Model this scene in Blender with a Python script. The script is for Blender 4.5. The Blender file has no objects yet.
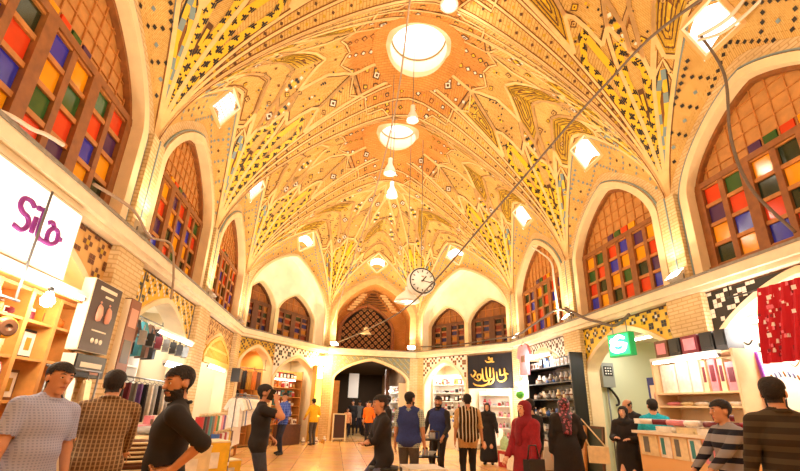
import bpy, math, random
import numpy as np
from mathutils import Vector, Matrix
PI = math.pi
scn = bpy.context.scene
COL = scn.collection
rnd = random.Random(7)

# ---------------------------------------------------------------- camera
cam_d = bpy.data.cameras.new('camera'); cam = bpy.data.objects.new('camera', cam_d); COL.objects.link(cam)
def cam_matrix(yaw, pitch, roll, loc):
    a, b, c = math.radians(yaw), math.radians(pitch), math.radians(roll)
    fw = Vector((-math.sin(a)*math.cos(b), math.cos(a)*math.cos(b), math.sin(b)))
    rt = Vector((math.cos(a), math.sin(a), 0)); up = rt.cross(fw)
    r2 = rt*math.cos(c) + up*math.sin(c); u2 = -rt*math.sin(c) + up*math.cos(c)
    m = Matrix((r2, u2, -fw)).transposed().to_4x4(); m.translation = loc
    return m
cam.matrix_world = cam_matrix(-8.193, 18.631, 1.885, Vector((-1.537, 0, 1.42)))
cam_d.sensor_width = 36; cam_d.lens = 404.824/800*36; cam_d.shift_y = 35.5/800
cam_d.clip_start = 0.05; cam_d.clip_end = 200
scn.camera = cam

# ---------------------------------------------------------------- world, exposure, large lights
w = bpy.data.worlds.new('daylight_sky'); scn.world = w; w.use_nodes = True
bg = w.node_tree.nodes['Background']; bg.inputs[0].default_value = (1, 0.97, 0.95, 1); bg.inputs[1].default_value = 3.0
scn.view_settings.view_transform = 'Standard'; scn.view_settings.look = 'None'
scn.view_settings.gamma = 1; scn.view_settings.use_curve_mapping = False
scn.view_settings.exposure = 0.4
try:
    scn.cycles.max_bounces = 8; scn.cycles.diffuse_bounces = 5; scn.cycles.sample_clamp_indirect = 6
except Exception: pass

def area_light(name, loc, target, size, power, color, size_y=None, spread=PI):
    d = bpy.data.lights.new(name, 'AREA'); d.energy = power; d.color = color; d.size = size
    if size_y: d.shape = 'RECTANGLE'; d.size_y = size_y
    d.spread = spread
    o = bpy.data.objects.new(name, d); COL.objects.link(o); o.location = loc
    o.rotation_euler = (Vector(target) - Vector(loc)).to_track_quat('-Z', 'Y').to_euler()
    return o
WARM = (1, .82, .52); CREAM = (1, .86, .66); WHITE = (1, .96, .90)
PY = [-1.2, 2.68, 6.58, 10.45, 14.39]     # pier positions along the hall
HW = 5.0; ZC = 3.84; ZS = 5.5; ZM = 7.45; ZD = 11.3; ZN = 10.15
# floodlights clipped to the cornice, turned up at the vault (their housings come with the fittings)
FLOODS = []
for sx in (-1, 1):
    for y in (2.68, 6.58, 10.45, 13.9):
        FLOODS.append(((sx*4.83, y, 3.86), (-sx*1.0, y + 0.4, 10)))
for x in (-1.75, 1.75):
    FLOODS.append(((x, 18.42, 3.86), (x*.4, 13.5, 10)))
for i, (l, t) in enumerate(FLOODS):
    d_ = (Vector(t) - Vector(l)).normalized(); p_ = Vector(l) + Vector((0, 0, .14)) + d_*.16
    area_light('floodlight_beam', p_, p_ + d_, .28, 55, WARM, spread=2.7)

# ---------------------------------------------------------------- helpers
def lin(h):
    h = h.lstrip('#'); v = [int(h[i:i+2], 16)/255 for i in (0, 2, 4)]
    return tuple(((c + .055)/1.055)**2.4 if c > .04045 else c/12.92 for c in v)
MATS = {}
def mat(name, hexc, rough=.7, noise=0., scale=8., metal=0., emit=0., emitc=None, spec=.5, alpha=None, trans=0., bump=0.):
    if name in MATS: return MATS[name]
    m = bpy.data.materials.new(name); m.use_nodes = True; MATS[name] = m
    nt = m.node_tree; b = nt.nodes['Principled BSDF']; c = lin(hexc)
    b.inputs['Base Color'].default_value = (*c, 1); b.inputs['Roughness'].default_value = rough
    b.inputs['Metallic'].default_value = metal; b.inputs['Specular IOR Level'].default_value = spec
    if trans: b.inputs['Transmission Weight'].default_value = trans
    if emit:
        b.inputs['Emission Color'].default_value = (*(lin(emitc) if emitc else c), 1); b.inputs['Emission Strength'].default_value = emit
    if noise or bump:
        tc = nt.nodes.new('ShaderNodeTexCoord'); nz = nt.nodes.new('ShaderNodeTexNoise'); nz.inputs['Scale'].default_value = scale
        nz.inputs['Detail'].default_value = 4
        nt.links.new(tc.outputs['Object'], nz.inputs['Vector'])
        if noise:
            rp = nt.nodes.new('ShaderNodeValToRGB')
            rp.color_ramp.elements[0].position = .3; rp.color_ramp.elements[1].position = .7
            rp.color_ramp.elements[0].color = (*[max(0, x*(1 - noise)) for x in c], 1)
            rp.color_ramp.elements[1].color = (*[min(1, x*(1 + noise)) for x in c], 1)
            nt.links.new(nz.outputs['Fac'], rp.inputs['Fac']); nt.links.new(rp.outputs['Color'], b.inputs['Base Color'])
        if bump:
            bp = nt.nodes.new('ShaderNodeBump'); bp.inputs['Strength'].default_value = bump; bp.inputs['Distance'].default_value = .02
            nt.links.new(nz.outputs['Fac'], bp.inputs['Height']); nt.links.new(bp.outputs['Normal'], b.inputs['Normal'])
    return m
def brick_mat(name, c1, c2, mortar, bw=.22, bh=.07, mort=.012, rough=.85, noise=.0):
    if name in MATS: return MATS[name]
    m = bpy.data.materials.new(name); m.use_nodes = True; MATS[name] = m
    nt = m.node_tree; b = nt.nodes['Principled BSDF']; b.inputs['Roughness'].default_value = rough; b.inputs['Specular IOR Level'].default_value = .3
    uv = nt.nodes.new('ShaderNodeUVMap'); br = nt.nodes.new('ShaderNodeTexBrick')
    br.inputs['Color1'].default_value = (*lin(c1), 1); br.inputs['Color2'].default_value = (*lin(c2), 1); br.inputs['Mortar'].default_value = (*lin(mortar), 1)
    br.inputs['Scale'].default_value = 1; br.inputs['Brick Width'].default_value = bw; br.inputs['Row Height'].default_value = bh
    br.inputs['Mortar Size'].default_value = mort; br.inputs['Mortar Smooth'].default_value = .3
    nt.links.new(uv.outputs['UV'], br.inputs['Vector'])
    nz = nt.nodes.new('ShaderNodeTexNoise'); nz.inputs['Scale'].default_value = 1.3; nz.inputs['Detail'].default_value = 5
    tc = nt.nodes.new('ShaderNodeTexCoord'); nt.links.new(tc.outputs['Object'], nz.inputs['Vector'])
    mx = nt.nodes.new('ShaderNodeMix'); mx.data_type = 'RGBA'; mx.blend_type = 'MULTIPLY'; mx.inputs['Factor'].default_value = .55
    rp = nt.nodes.new('ShaderNodeValToRGB'); rp.color_ramp.elements[0].position = .3; rp.color_ramp.elements[0].color = (.62, .56, .5, 1)
    rp.color_ramp.elements[1].position = .65; rp.color_ramp.elements[1].color = (1, 1, 1, 1)
    nt.links.new(nz.outputs['Fac'], rp.inputs['Fac']); nt.links.new(br.outputs['Color'], mx.inputs['A']); nt.links.new(rp.outputs['Color'], mx.inputs['B'])
    nt.links.new(mx.outputs['Result'], b.inputs['Base Color'])
    return m

class MB:
    """collects polygons and links them as ONE mesh object"""
    def __init__(s): s.v = []; s.f = []; s.m = []; s.uv = []; s.mats = []; s.sm = []
    def mi(s, m):
        if m not in s.mats: s.mats.append(m)
        return s.mats.index(m)
    def face(s, pts, m, uvs=None, smooth=False):
        i = len(s.v); s.v.extend([tuple(p) for p in pts]); s.f.append(tuple(range(i, i + len(pts)))); s.m.append(s.mi(m)); s.sm.append(smooth)
        s.uv.extend(uvs if uvs else [(0, 0)]*len(pts))
    def mesh(s, verts, faces, m, smooth=False):
        i = len(s.v); s.v.extend([tuple(p) for p in verts]); k = s.mi(m)
        for f in faces:
            s.f.append(tuple(i + j for j in f)); s.m.append(k); s.sm.append(smooth); s.uv.extend([(0, 0)]*len(f))
    def box(s, c, d, m, rot=0., ax=None):
        hx, hy, hz = d[0]/2, d[1]/2, d[2]/2
        vs = [Vector((x*hx, y*hy, z*hz)) for x in (-1, 1) for y in (-1, 1) for z in (-1, 1)]
        M = ax if ax is not None else Matrix.Rotation(rot, 3, 'Z')
        vs = [M @ v + Vector(c) for v in vs]
        s.mesh(vs, [(0, 1, 3, 2), (4, 6, 7, 5), (0, 4, 5, 1), (2, 3, 7, 6), (0, 2, 6, 4), (1, 5, 7, 3)], m)
    def beam(s, a, b, w_, h_, m, up=(0, 0, 1)):
        a, b = Vector(a), Vector(b); d = b - a; L = d.length
        if L < 1e-6: return
        d.normalize(); u = Vector(up); x = d.cross(u)
        if x.length < 1e-3: x = d.cross(Vector((1, 0, 0)))
        x.normalize(); z = x.cross(d)
        M = Matrix((x, d, z)).transposed()
        s.box((a + b)/2, (w_, L, h_), m, ax=M)
    def tube(s, pts, r, m, n=8, closed=False, smooth=True, caps=True):
        pts = [Vector(p) for p in pts]; k = len(pts); rs = r if isinstance(r, (list, tuple)) else [r]*k
        vs = []; prev = None
        for i, p in enumerate(pts):
            if closed: t = pts[(i + 1) % k] - pts[i - 1]
            else: t = pts[min(i + 1, k - 1)] - pts[max(i - 1, 0)]
            t.normalize()
            if prev is None:
                a = t.cross(Vector((0, 0, 1)))
                if a.length < .1: a = t.cross(Vector((1, 0, 0)))
            else: a = prev - t*prev.dot(t)
            a.normalize(); prev = a; b = t.cross(a)
            for j in range(n):
                an = 2*PI*j/n; vs.append(p + (a*math.cos(an) + b*math.sin(an))*rs[i])
        fs = []
        for i in range(k if closed else k - 1):
            for j in range(n):
                i2 = (i + 1) % k
                fs.append((i*n + j, i*n + (j + 1) % n, i2*n + (j + 1) % n, i2*n + j))
        if caps and not closed: fs += [tuple(range(n))[::-1], tuple((k - 1)*n + j for j in range(n))]
        s.mesh(vs, fs, m, smooth)
    def lathe(s, prof, m, c=(0, 0, 0), n=12, smooth=True, M=None):
        vs = []
        for r, z in prof:
            for j in range(n):
                an = 2*PI*j/n; p = Vector((r*math.cos(an), r*math.sin(an), z))
                if M is not None: p = M @ p
                vs.append(p + Vector(c))
        fs = []
        for i in range(len(prof) - 1):
            for j in range(n): fs.append((i*n + j, i*n + (j + 1) % n, (i + 1)*n + (j + 1) % n, (i + 1)*n + j))
        if prof[0][0] > 1e-4: fs.append(tuple(range(n))[::-1])
        if prof[-1][0] > 1e-4: fs.append(tuple((len(prof) - 1)*n + j for j in range(n)))
        s.mesh(vs, fs, m, smooth)
    def build(s, name, parent=None, kind=None):
        me = bpy.data.meshes.new(name); me.from_pydata(s.v, [], s.f)
        for m in s.mats: me.materials.append(m)
        me.polygons.foreach_set('material_index', s.m); me.polygons.foreach_set('use_smooth', s.sm)
        k = 0
        for f in s.f:
            if all(s.uv[k + j] == (0, 0) for j in range(len(f))):
                a, b_, c = (Vector(s.v[f[j]]) for j in (0, 1, 2)); nn = (b_ - a).cross(c - b_); ax = max(range(3), key=lambda i: abs(nn[i]))
                ij = ((1, 2), (0, 2), (0, 1))[ax]
                for j in range(len(f)): s.uv[k + j] = (s.v[f[j]][ij[0]], s.v[f[j]][ij[1]])
            k += len(f)
        l = me.uv_layers.new(name='UVMap'); l.data.foreach_set('uv', [c for t in s.uv for c in t]) if s.uv else None
        me.update(); o = bpy.data.objects.new(name, me); COL.objects.link(o)
        if parent is not None: o.parent = parent
        if kind: o['kind'] = kind
        return o
def tag(o, label=None, cat=None, group=None, kind=None):
    for k, v in (('label', label), ('category', cat), ('group', group), ('kind', kind)):
        if v: o[k] = v
    return o
def thing(name, label, cat, loc=(0, 0, 0), rz=0, group=None):
    o = bpy.data.objects.new(name, None); COL.objects.link(o); o.empty_display_size = .1
    o.location = loc; o.rotation_euler = (0, 0, rz); return tag(o, label, cat, group)
def dup(root, loc, rz=0, label=None, group=None, scale=None):
    r = root.copy(); COL.objects.link(r); r.location = loc; r.rotation_euler = (0, 0, rz)
    if scale: r.scale = scale
    if label: r['label'] = label
    if group: r['group'] = group
    for ch in list(root.children):
        c = ch.copy(); COL.objects.link(c); c.parent = r
        for g in list(ch.children):
            d = g.copy(); COL.objects.link(d); d.parent = c
    return r
class Fr:
    """wall frame: u along the wall, n into the hall, z up"""
    def __init__(s, A, B, inn):
        s.A = Vector((A[0], A[1], 0)); d = Vector((B[0] - A[0], B[1] - A[1], 0)); s.L = d.length; s.D = d.normalized()
        s.N = Vector((inn[0], inn[1], 0)).normalized(); s.N = (s.N - s.D*s.N.dot(s.D)).normalized()
        s.rz = math.atan2(s.D.y, s.D.x)
    def p(s, u, n, z): return s.A + s.D*u + s.N*n + Vector((0, 0, z))
    def box(s, mb, u0, u1, n0, n1, z0, z1, m):
        M = Matrix((s.D, s.N, Vector((0, 0, 1)))).transposed()
        mb.box(s.p((u0 + u1)/2, (n0 + n1)/2, (z0 + z1)/2), (abs(u1 - u0), abs(n1 - n0), abs(z1 - z0)), m, ax=M)
def archz(x, zs, za):
    x = min(1, abs(x)); return zs + (za - zs)*max(0, 1 - x**1.35)**.62

# ---------------------------------------------------------------- materials of the building
M_VAULT = brick_mat('vault_brick', '#eac67e', '#e0b86c', '#c49a54', .2, .065, .01)
M_OCHRE = brick_mat('ochre_brick_and_glow', '#e6a860', '#dc9c50', '#c48848', .16, .06, .01)  # ochre brick in the iwan; painted warm glow round the roof lights
M_PIER = brick_mat('pier_brick', '#ecd4a6', '#e4c894', '#d0b07c', .24, .07, .012)
M_PLAST = mat('arch_plaster', '#edd6ac', .8, .08, 3)
M_CORN = mat('cornice_stone', '#efe0c0', .7, .08, 4)
M_RIB = mat('rib_brick', '#ecc88c', .8, .1, 6)
M_RIBD = mat('dark_rib_brick', '#86562a', .85)  # dark brown brick outlining ribs and panels
M_LINE = mat('dark_brown_tile', '#5e3a16', .6)
M_BLK = mat('black_tile', '#1e1812', .4)
M_YEL = mat('yellow_tile', '#eec020', .35)
M_TEAL = mat('teal_grey_tile', '#7c949a', .4)
M_OLV = mat('olive_yellow_tile', '#c8a018', .45)
M_WHT = mat('white_tile', '#efe9da', .4)
M_WOOD = mat('window_wood', '#8c5526', .5, .22, 9)
M_WOODL = mat('light_window_wood', '#b87838', .5, .15, 9)
M_WOODD = mat('dark_window_wood', '#5a3216', .5, .2, 9)
M_TYMP = mat('tympanum_board', '#c08848', .6, .15, 7)
GLASS = [mat('glass_'+n, c, .12, .12, 3, spec=.6) for n, c in (('red', '#d8401c'), ('blue', '#2e34b4'), ('amber', '#f0a010'), ('green', '#2c5c2c'), ('violet', '#4a2a5c'), ('dark_green', '#1e2e1c'))]
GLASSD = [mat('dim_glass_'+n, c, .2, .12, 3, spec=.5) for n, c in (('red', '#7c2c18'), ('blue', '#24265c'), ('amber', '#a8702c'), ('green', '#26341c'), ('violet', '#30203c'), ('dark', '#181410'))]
M_LATT = mat('lattice_wood', '#6a3c1a', .55)
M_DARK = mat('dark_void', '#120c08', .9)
M_SHOPW = mat('shop_wall_paint', '#dccaa6', .8)
M_CEILW = mat('shop_ceiling_paint', '#efe6d2', .8)
# ---------------------------------------------------------------- the vault
SD = .763
def crown(t):
    v = 1 - t**.60; e = .09
    return 1 - (math.sqrt(v*v + e*e) - e)/(math.sqrt(1 + e*e) - e)
class Quad:
    def __init__(s, S, M, C, N=None, ref=(0, 8, 4)):
        s.S = Vector((*S, ZS)); s.M = Vector((*M, ZM)); s.C = Vector(C); s.N = Vector(N) if N else None; s.ref = Vector(ref)
        d0 = (s.M - s.S).xy; d1 = (s.C - s.S).xy
        s.B = d0.length; s.d0 = d0.normalized()
        s.side = 1 if d0.x*d1.y - d0.y*d1.x > 0 else -1
        s.phiC = abs(d0.angle(d1)); s.top = 1.0 if N else SD
        s.k = (PI/2 if N else s.phiC/SD)
        s.cache = {}
    def E(s, x):
        x = round(min(max(x, 0), s.top), 5)
        if x in s.cache: return s.cache[x]
        phi = x*s.k; c, sn = math.cos(phi), math.sin(phi)*s.side
        d = Vector((s.d0.x*c - s.d0.y*sn, s.d0.x*sn + s.d0.y*c))
        def hit(P, Q):
            e = (Q - P).xy; den = d.x*e.y - d.y*e.x
            r = (P - s.S).xy; t = (r.x*e.y - r.y*e.x)/den; u = (r.x*d.y - r.y*d.x)/den
            return t, min(1, max(0, u))
        if phi <= s.phiC + 1e-6 or s.N is None:
            t, u = hit(s.M, s.C); z = ZM + (s.C.z - ZM)*u**.6
        else:
            t, u = hit(s.C, s.N); z = s.C.z + (s.N.z - s.C.z)*u
        e = s.S.xy + d*t; r = (e.x, e.y, z); s.cache[x] = r
        return r
    def P(s, x, tau, off=0.):
        tau = min(max(tau, 0), 1)
        ex, ey, ez = s.E(x); t = tau**1.8; q = crown(t)
        p = Vector((s.S.x + (ex - s.S.x)*t, s.S.y + (ey - s.S.y)*t, ZS + (ez - ZS)*q))
        if off: p = p + s.nrm(x, tau)*off
        return p
    def nrm(s, x, tau):
        e = .012; x0, x1 = max(0, x - e), min(s.top, x + e); a0, a1 = max(.03, tau - e), min(1, tau + e)
        n = (s.P(x1, tau if tau > .03 else .03) - s.P(x0, tau if tau > .03 else .03)).cross(s.P(x, a1) - s.P(x, a0))
        if n.length < 1e-9: n = s.ref - s.P(x, tau)
        n.normalize()
        return n if n.dot(s.ref - s.P(x, tau)) > 0 else -n
    def inv(s, px, py):
        d = Vector((px, py)) - s.S.xy; ph = math.acos(max(-1, min(1, d.normalized().dot(s.d0)))); x = min(s.top, ph/s.k)
        e = s.E(x); t = d.length/(Vector(e[:2]) - s.S.xy).length
        return x, min(1, t)**(1/1.8)
    def xa(s, a): return math.atan(a/s.B)/s.k

HOLE_A = (.18, .52); HOLE_T = .875
def hole(q): return ((.18, .52), .875) if q.N else ((.24, .46), .91)
def vault_mesh(mb, q, sky=True, light=True, ns=40, nt=30):
    HA, HT = hole(q); xh = [q.xa(a) for a in HA]
    xs = sorted(set([round(q.top*i/ns, 4) for i in range(ns + 1)] + [round(v, 4) for v in xh]))
    ts = sorted(set([round(i/nt, 4) for i in range(nt + 1)] + [HT] + ([round(.9 + .0125*i, 4) for i in range(9)] if sky else [])))
    if sky: xs = sorted(set(xs + [round(SD + (i - 6)*.01, 4) for i in range(13)]))
    pts = [[q.P(x, t) for t in ts] for x in xs]
    for i in range(len(xs) - 1):
        for j in range(len(ts) - 1):
            xm, tm = (xs[i] + xs[i+1])/2, (ts[j] + ts[j+1])/2
            if light and xh[0] < xm < xh[1] and tm > HT: continue
            c = (pts[i][j] + pts[i+1][j+1])/2; r = (c.xy - q.C.xy).length
            if sky and r < 1.06: continue
            m = M_OCHRE if (r < 1.95 and sky) else M_VAULT  # warm glow near the roof light put into the brick colour
            f = [pts[i][j], pts[i+1][j], pts[i+1][j+1], pts[i][j+1]]
            uv = [(xs[a]*7, ts[b]*7) for a, b in ((i, j), (i+1, j), (i+1, j+1), (i, j+1))]
            mb.face(f, m, uv, True)
def stroke(mb, q, pts, w_, m, off=.012, step=.05, thick=0.):
    P3 = []
    for (x0, t0), (x1, t1) in zip(pts[:-1], pts[1:]):
        n = max(1, int(max(abs(x1 - x0)*2, abs(t1 - t0))/step))
        for k in range(n): P3.append((x0 + (x1 - x0)*k/n, t0 + (t1 - t0)*k/n))
    P3.append(pts[-1])
    P3 = [(min(x, q.top), t) for x, t in P3]
    A = [(q.P(x, t), q.nrm(x, t)) for x, t in P3]; L = []
    for i, (p, n) in enumerate(A):
        d = A[min(i + 1, len(A) - 1)][0] - A[max(i - 1, 0)][0]
        if d.length < 1e-6: d = Vector((0, 0, 1))
        sd = n.cross(d.normalized())*(w_/2)
        L.append((p + sd + n*off, p - sd + n*off, n))
    for a, b in zip(L[:-1], L[1:]):
        mb.face([a[0], a[1], b[1], b[0]], m)
        if thick:
            mb.face([a[0], b[0], b[0] - b[2]*thick, a[0] - a[2]*thick], m)
            mb.face([a[1], b[1], b[1] - b[2]*thick, a[1] - a[2]*thick], m)
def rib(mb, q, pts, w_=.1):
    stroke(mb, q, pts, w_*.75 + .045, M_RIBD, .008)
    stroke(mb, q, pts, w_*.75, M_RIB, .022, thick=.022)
def strip(mb, q, pts, w_, base, alt, step=.17, mode='block'):
    """a mosaic ribbon: base colour with alternating tiles, black edged"""
    stroke(mb, q, pts, w_, base, .014)
    for (x0, t0), (x1, t1) in zip(pts[:-1], pts[1:]):
        L = (q.P(x1, t1) - q.P(x0, t0)).length; n = max(1, int(L/step))
        for k in range(n):
            f = (k + .5)/n; x, t = x0 + (x1 - x0)*f, t0 + (t1 - t0)*f
            p, nn = q.P(x, t), q.nrm(x, t); d = (q.P(x0 + (x1 - x0)*min(1, f + .02), t0 + (t1 - t0)*min(1, f + .02)) - p)
            if d.length < 1e-6: continue
            d.normalize(); sd = nn.cross(d); o = p + nn*.02
            def qd(c0, c1, e0, e1, m): mb.face([o + d*c0 + sd*e0, o + d*c1 + sd*e0, o + d*c1 + sd*e1, o + d*c0 + sd*e1], m)
            h = w_/2
            if mode == 'block':
                if k % 2: qd(-step/2, step/2, -h, h, alt)
            else:
                sg = 1 if k % 2 else -1
                qd(-step*.5, step*.3, sg*h*.35, sg*h*.75, alt); qd(-step*.3, step*.5, sg*h*.8, sg*h*1.15, alt); qd(-step*.12, step*.12, -h*.2*sg, sg*h*.5, alt)
    if mode == 'block':
        for e in (-1, 1):
            pass
def poly(mb, q, P, motif, r):
    P = [(min(x, q.top), t) for x, t in P]
    cx = sum(p[0] for p in P)/len(P); ct = sum(p[1] for p in P)/len(P)
    def ins(f): return [(cx + (x - cx)*f if x < q.top - 1e-4 or True else x, (ct + (t - ct)*f) if t < .999 else 1.) for x, t in P]
    I = ins(.9); n = len(I)
    ed = [k for k in range(n) if not (I[k][1] > .998 and I[(k+1) % n][1] > .998)]
    for k in ed:
        stroke(mb, q, [P[k], P[(k+1) % n]], .075, M_RIB, .02, thick=.02)
        stroke(mb, q, [I[k], I[(k+1) % n]], .035, M_LINE, .012)
    if motif == 'double':
        J = ins(.68)
        for k in ed: stroke(mb, q, [J[k], J[(k+1) % n]], .03, M_RIBD, .012)
    if motif == 'yellow':
        J = ins(.8); K_ = 5
        for k in range(n):
            a, b = J[k], J[(k+1) % n]
            pt_ = lambda i, j: q.P(cx + (a[0] - cx)*i/K_ + (b[0] - cx)*j/K_, ct + (a[1] - ct)*i/K_ + (b[1] - ct)*j/K_, .012)
            for i in range(K_):
                for j in range(K_ - i):
                    mb.face([pt_(i, j), pt_(i+1, j), pt_(i, j+1)], M_OLV if (i + j + k) % 2 else M_YEL)
                    if j < K_ - i - 1: mb.face([pt_(i+1, j), pt_(i+1, j+1), pt_(i, j+1)], M_OLV if r.random() < .6 else M_RIBD)
        for f in (.85, .7, .55, .42, .3, .18):
            J = ins(f)
            for k in ed: stroke(mb, q, [J[k], J[(k+1) % n]], .022, M_LINE if f in (.7, .42, .18) else M_OLV, .016)
        return
    p, nn = q.P(cx, ct), q.nrm(cx, ct); d = q.P(cx, min(1, ct + .03)) - q.P(cx, ct - .03); d.normalize(); sd = nn.cross(d)
    Lt = (q.P(cx, min(1, ct + .02)) - q.P(cx, ct - .02)).length/(min(1, ct + .02) - ct + .02); vx = q.P(min(q.top, cx + .02), ct) - q.P(cx - .02, ct); Lx = vx.length/(min(q.top, cx + .02) - cx + .02); sx_ = 1 if vx.dot(sd) > 0 else -1
    def sq(a, b, h, m, rot=False, lift=.016):
        t_ = ct + a/Lt; x_ = min(q.top, max(0, cx + sx_*b/Lx))
        if t_ > 1: return
        n2 = q.nrm(x_, t_); o = q.P(x_, t_) + n2*lift; e1 = (d - n2*d.dot(n2)).normalized(); e2 = n2.cross(e1)
        if rot: mb.face([o + e1*h, o + e2*h, o - e1*h, o - e2*h], m)
        else: mb.face([o + e1*h + e2*h, o - e1*h + e2*h, o - e1*h - e2*h, o + e1*h - e2*h], m)
    if motif in ('dots', 'double'):
        w_ = min(min((q.P(*i_) - p).length for i_ in I)*.95, .8)
        g = .085; K = int(w_/g)
        for i in range(-K, K + 1):
            for j in range(-K, K + 1):
                if abs(i) + abs(j) > K: continue
                u, v = (i + 30) % 4, (j + 30) % 4
                if (u, v) in ((0, 1), (1, 0), (1, 2), (2, 1)) and (abs(i//4) + abs(j//4) + int(r.random()*1.2)) % 2 == 0: sq(i*g, j*g, .03, M_BLK if r.random() < .8 else M_OLV, True)
                elif (u, v) == (1, 1) and r.random() < .5: sq(i*g, j*g, .035, r.choice([M_YEL, M_TEAL, M_WHT]), True)
    elif motif == 'flower':
        h = .055
        for a, b in ((1, 0), (-1, 0), (0, 1), (0, -1)): sq(a*.13, b*.13, h, M_BLK, True)
        sq(0, 0, .06, M_YEL, False, .022)
        for a, b in ((1, 1), (-1, 1), (1, -1), (-1, -1)): sq(a*.13, b*.13, .04, M_WHT)
    elif motif == 'gem':
        sq(0, 0, .15, M_LINE, True); sq(.0, 0, .1, M_WHT, True, .022); sq(0, 0, .05, M_LINE, True, .028)
def mosaic(mb, q, r, sky=True):
    teal_ = getattr(q, 'bay', 3) != 1
    # dotted lunette panel round the little square light
    xl = .205; tealish = teal_
    g = .092; (ha0, ha1), ht = hole(q); A_ = (q.C - q.M).xy.length
    for i in range(int(q.B*.93/g)):
        b = q.B - (i + .5)*g; t = b/q.B; tau = t**(1/1.8); ct_ = crown(t)
        for j in range(60):
            z = 5.55 + j*g; zE = ZS + (z - ZS)/ct_
            if zE < ZM + .02: continue
            a_ = A_*((zE - ZM)/(q.C.z - ZM))**(1/.6); x = q.xa(a_)
            if x > xl - .016: break
            if ha0 - .1 < a_ < ha1 + .12 and (i + .5)*g < .52: continue
            if (i + j) % 8 == 0 or (i - j) % 8 == 0: m = M_BLK if not tealish else M_TEAL
            elif ((i + j) % 8, (i - j) % 8) == (4, 4): m = M_TEAL if not tealish else M_LINE
            else: continue
            p, nn = q.P(x, tau), q.nrm(x, tau); d = (q.P(x, tau + .01) - q.P(x, tau - .01)).normalized(); sd = nn.cross(d); o = p + nn*.015
            h = .046; mb.face([o + d*h, o + sd*h, o - d*h, o - sd*h], m)
    stroke(mb, q, [(xl - .02, .1), (xl - .02, .98)], .03, M_TEAL, .012)
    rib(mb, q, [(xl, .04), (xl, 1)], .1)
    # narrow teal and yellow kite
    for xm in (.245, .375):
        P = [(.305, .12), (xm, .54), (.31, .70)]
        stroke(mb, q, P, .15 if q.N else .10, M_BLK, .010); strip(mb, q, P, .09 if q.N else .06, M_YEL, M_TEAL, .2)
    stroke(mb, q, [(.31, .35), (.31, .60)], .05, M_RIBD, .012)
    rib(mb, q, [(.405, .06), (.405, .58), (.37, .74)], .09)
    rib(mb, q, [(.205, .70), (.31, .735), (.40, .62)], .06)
    # broad yellow kite with black hooks
    K = [(.555, .16), (.45, .50), (.48, .63), (.63, .645), (.672, .50), (.555, .16)]
    strip(mb, q, K, .13 if q.N else .10, M_YEL, M_BLK, .15 if q.N else .13, 'hook')
    stroke(mb, q, [(.56, .40), (.565, .52)], .1, M_LINE, .012); stroke(mb, q, [(.565, .44), (.566, .5)], .05, M_YEL, .016)
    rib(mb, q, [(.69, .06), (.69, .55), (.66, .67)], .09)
    if q.N:
        strip(mb, q, [(.775, .14), (.735, .50), (.78, .60), (.86, .56), (.775, .14)], .12, M_YEL, M_BLK, .18, 'hook')
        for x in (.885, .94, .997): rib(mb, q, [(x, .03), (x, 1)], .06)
        for x in (.912, .968):
            n = 40
            for i in range(8, n):
                t = i/n; p, nn = q.P(x, t), q.nrm(x, t); d = (q.P(x, t) - q.P(x, t - .01)).normalized(); sd = nn.cross(d); o = p + nn*.015; h = .04
                mb.face([o + d*h, o + sd*h, o - d*h, o - sd*h], M_LINE if i % 2 else M_OLV)
    else:
        strip(mb, q, [(.745, .12), (.72, .5), (.763, .6)], .1, M_YEL, M_BLK, .16, 'hook')
    c = lambda *a: r.choice(a)
    poly(mb, q, [(.21, 1), (.21, .79), (.30, .75), (.375, .79), (.36, 1)], c('yellow', 'double'), r)
    poly(mb, q, [(.36, 1), (.375, .79), (.41, .62), (.47, .67), (.50, .82), (.47, 1)], 'dots', r)
    poly(mb, q, [(.47, 1), (.50, .82), (.56, .73), (.61, .80), (.585, 1)], c('flower', 'yellow', 'gem'), r)
    poly(mb, q, [(.47, .67), (.56, .65), (.56, .73), (.50, .82)], c('gem', 'double'), r)
    poly(mb, q, [(.56, .65), (.65, .68), (.61, .80), (.56, .73)], c('gem', 'flower'), r)
    if q.N:
        poly(mb, q, [(.65, .68), (.72, .58), (.80, .66), (.77, .79), (.68, .84), (.61, .80)], 'dots', r)
        poly(mb, q, [(.80, .66), (.87, .60), (.87, .82), (.77, .79)], c('yellow', 'gem', 'flower'), r)
        poly(mb, q, [(.77, .79), (.87, .82), (.87, .97), (.80, .92)], c('gem', 'yellow'), r)
        poly(mb, q, [(.415, .36), (.445, .5), (.415, .58)], 'double', r) if False else None
    else:
        poly(mb, q, [(.65, .68), (.763, .62), (.763, .82), (.66, .84), (.61, .80)], 'dots', r)
        poly(mb, q, [(.585, 1), (.61, .80), (.66, .84), (.70, 1)], 'flower', r)
        poly(mb, q, [(.66, .84), (.763, .82), (.763, .97), (.70, .97)], 'gem', r)
    # small tiles strewn between the panels
    seen = []
    for k in range(260):
        x, t = r.uniform(.22, q.top if not q.N else .86), r.uniform(.60, .97); p = q.P(x, t)
        if sky and (p.xy - q.C.xy).length < 2.1: continue
        if any((p - o_).length < .30 for o_ in seen): continue
        seen.append(p); kind = r.random(); v1 = (q.P(x, min(1, t + .01)) - q.P(x, t - .01)).normalized(); v0 = q.nrm(x, t).cross(v1)
        Lx = (q.P(min(q.top, x + .01), t) - q.P(x - .01, t)); lx = max(.5, Lx.length/(min(q.top, x + .01) - x + .01)); lt = max(.5, (q.P(x, min(1, t + .01)) - q.P(x, t - .01)).length/(min(1, t + .01) - t + .01))
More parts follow.
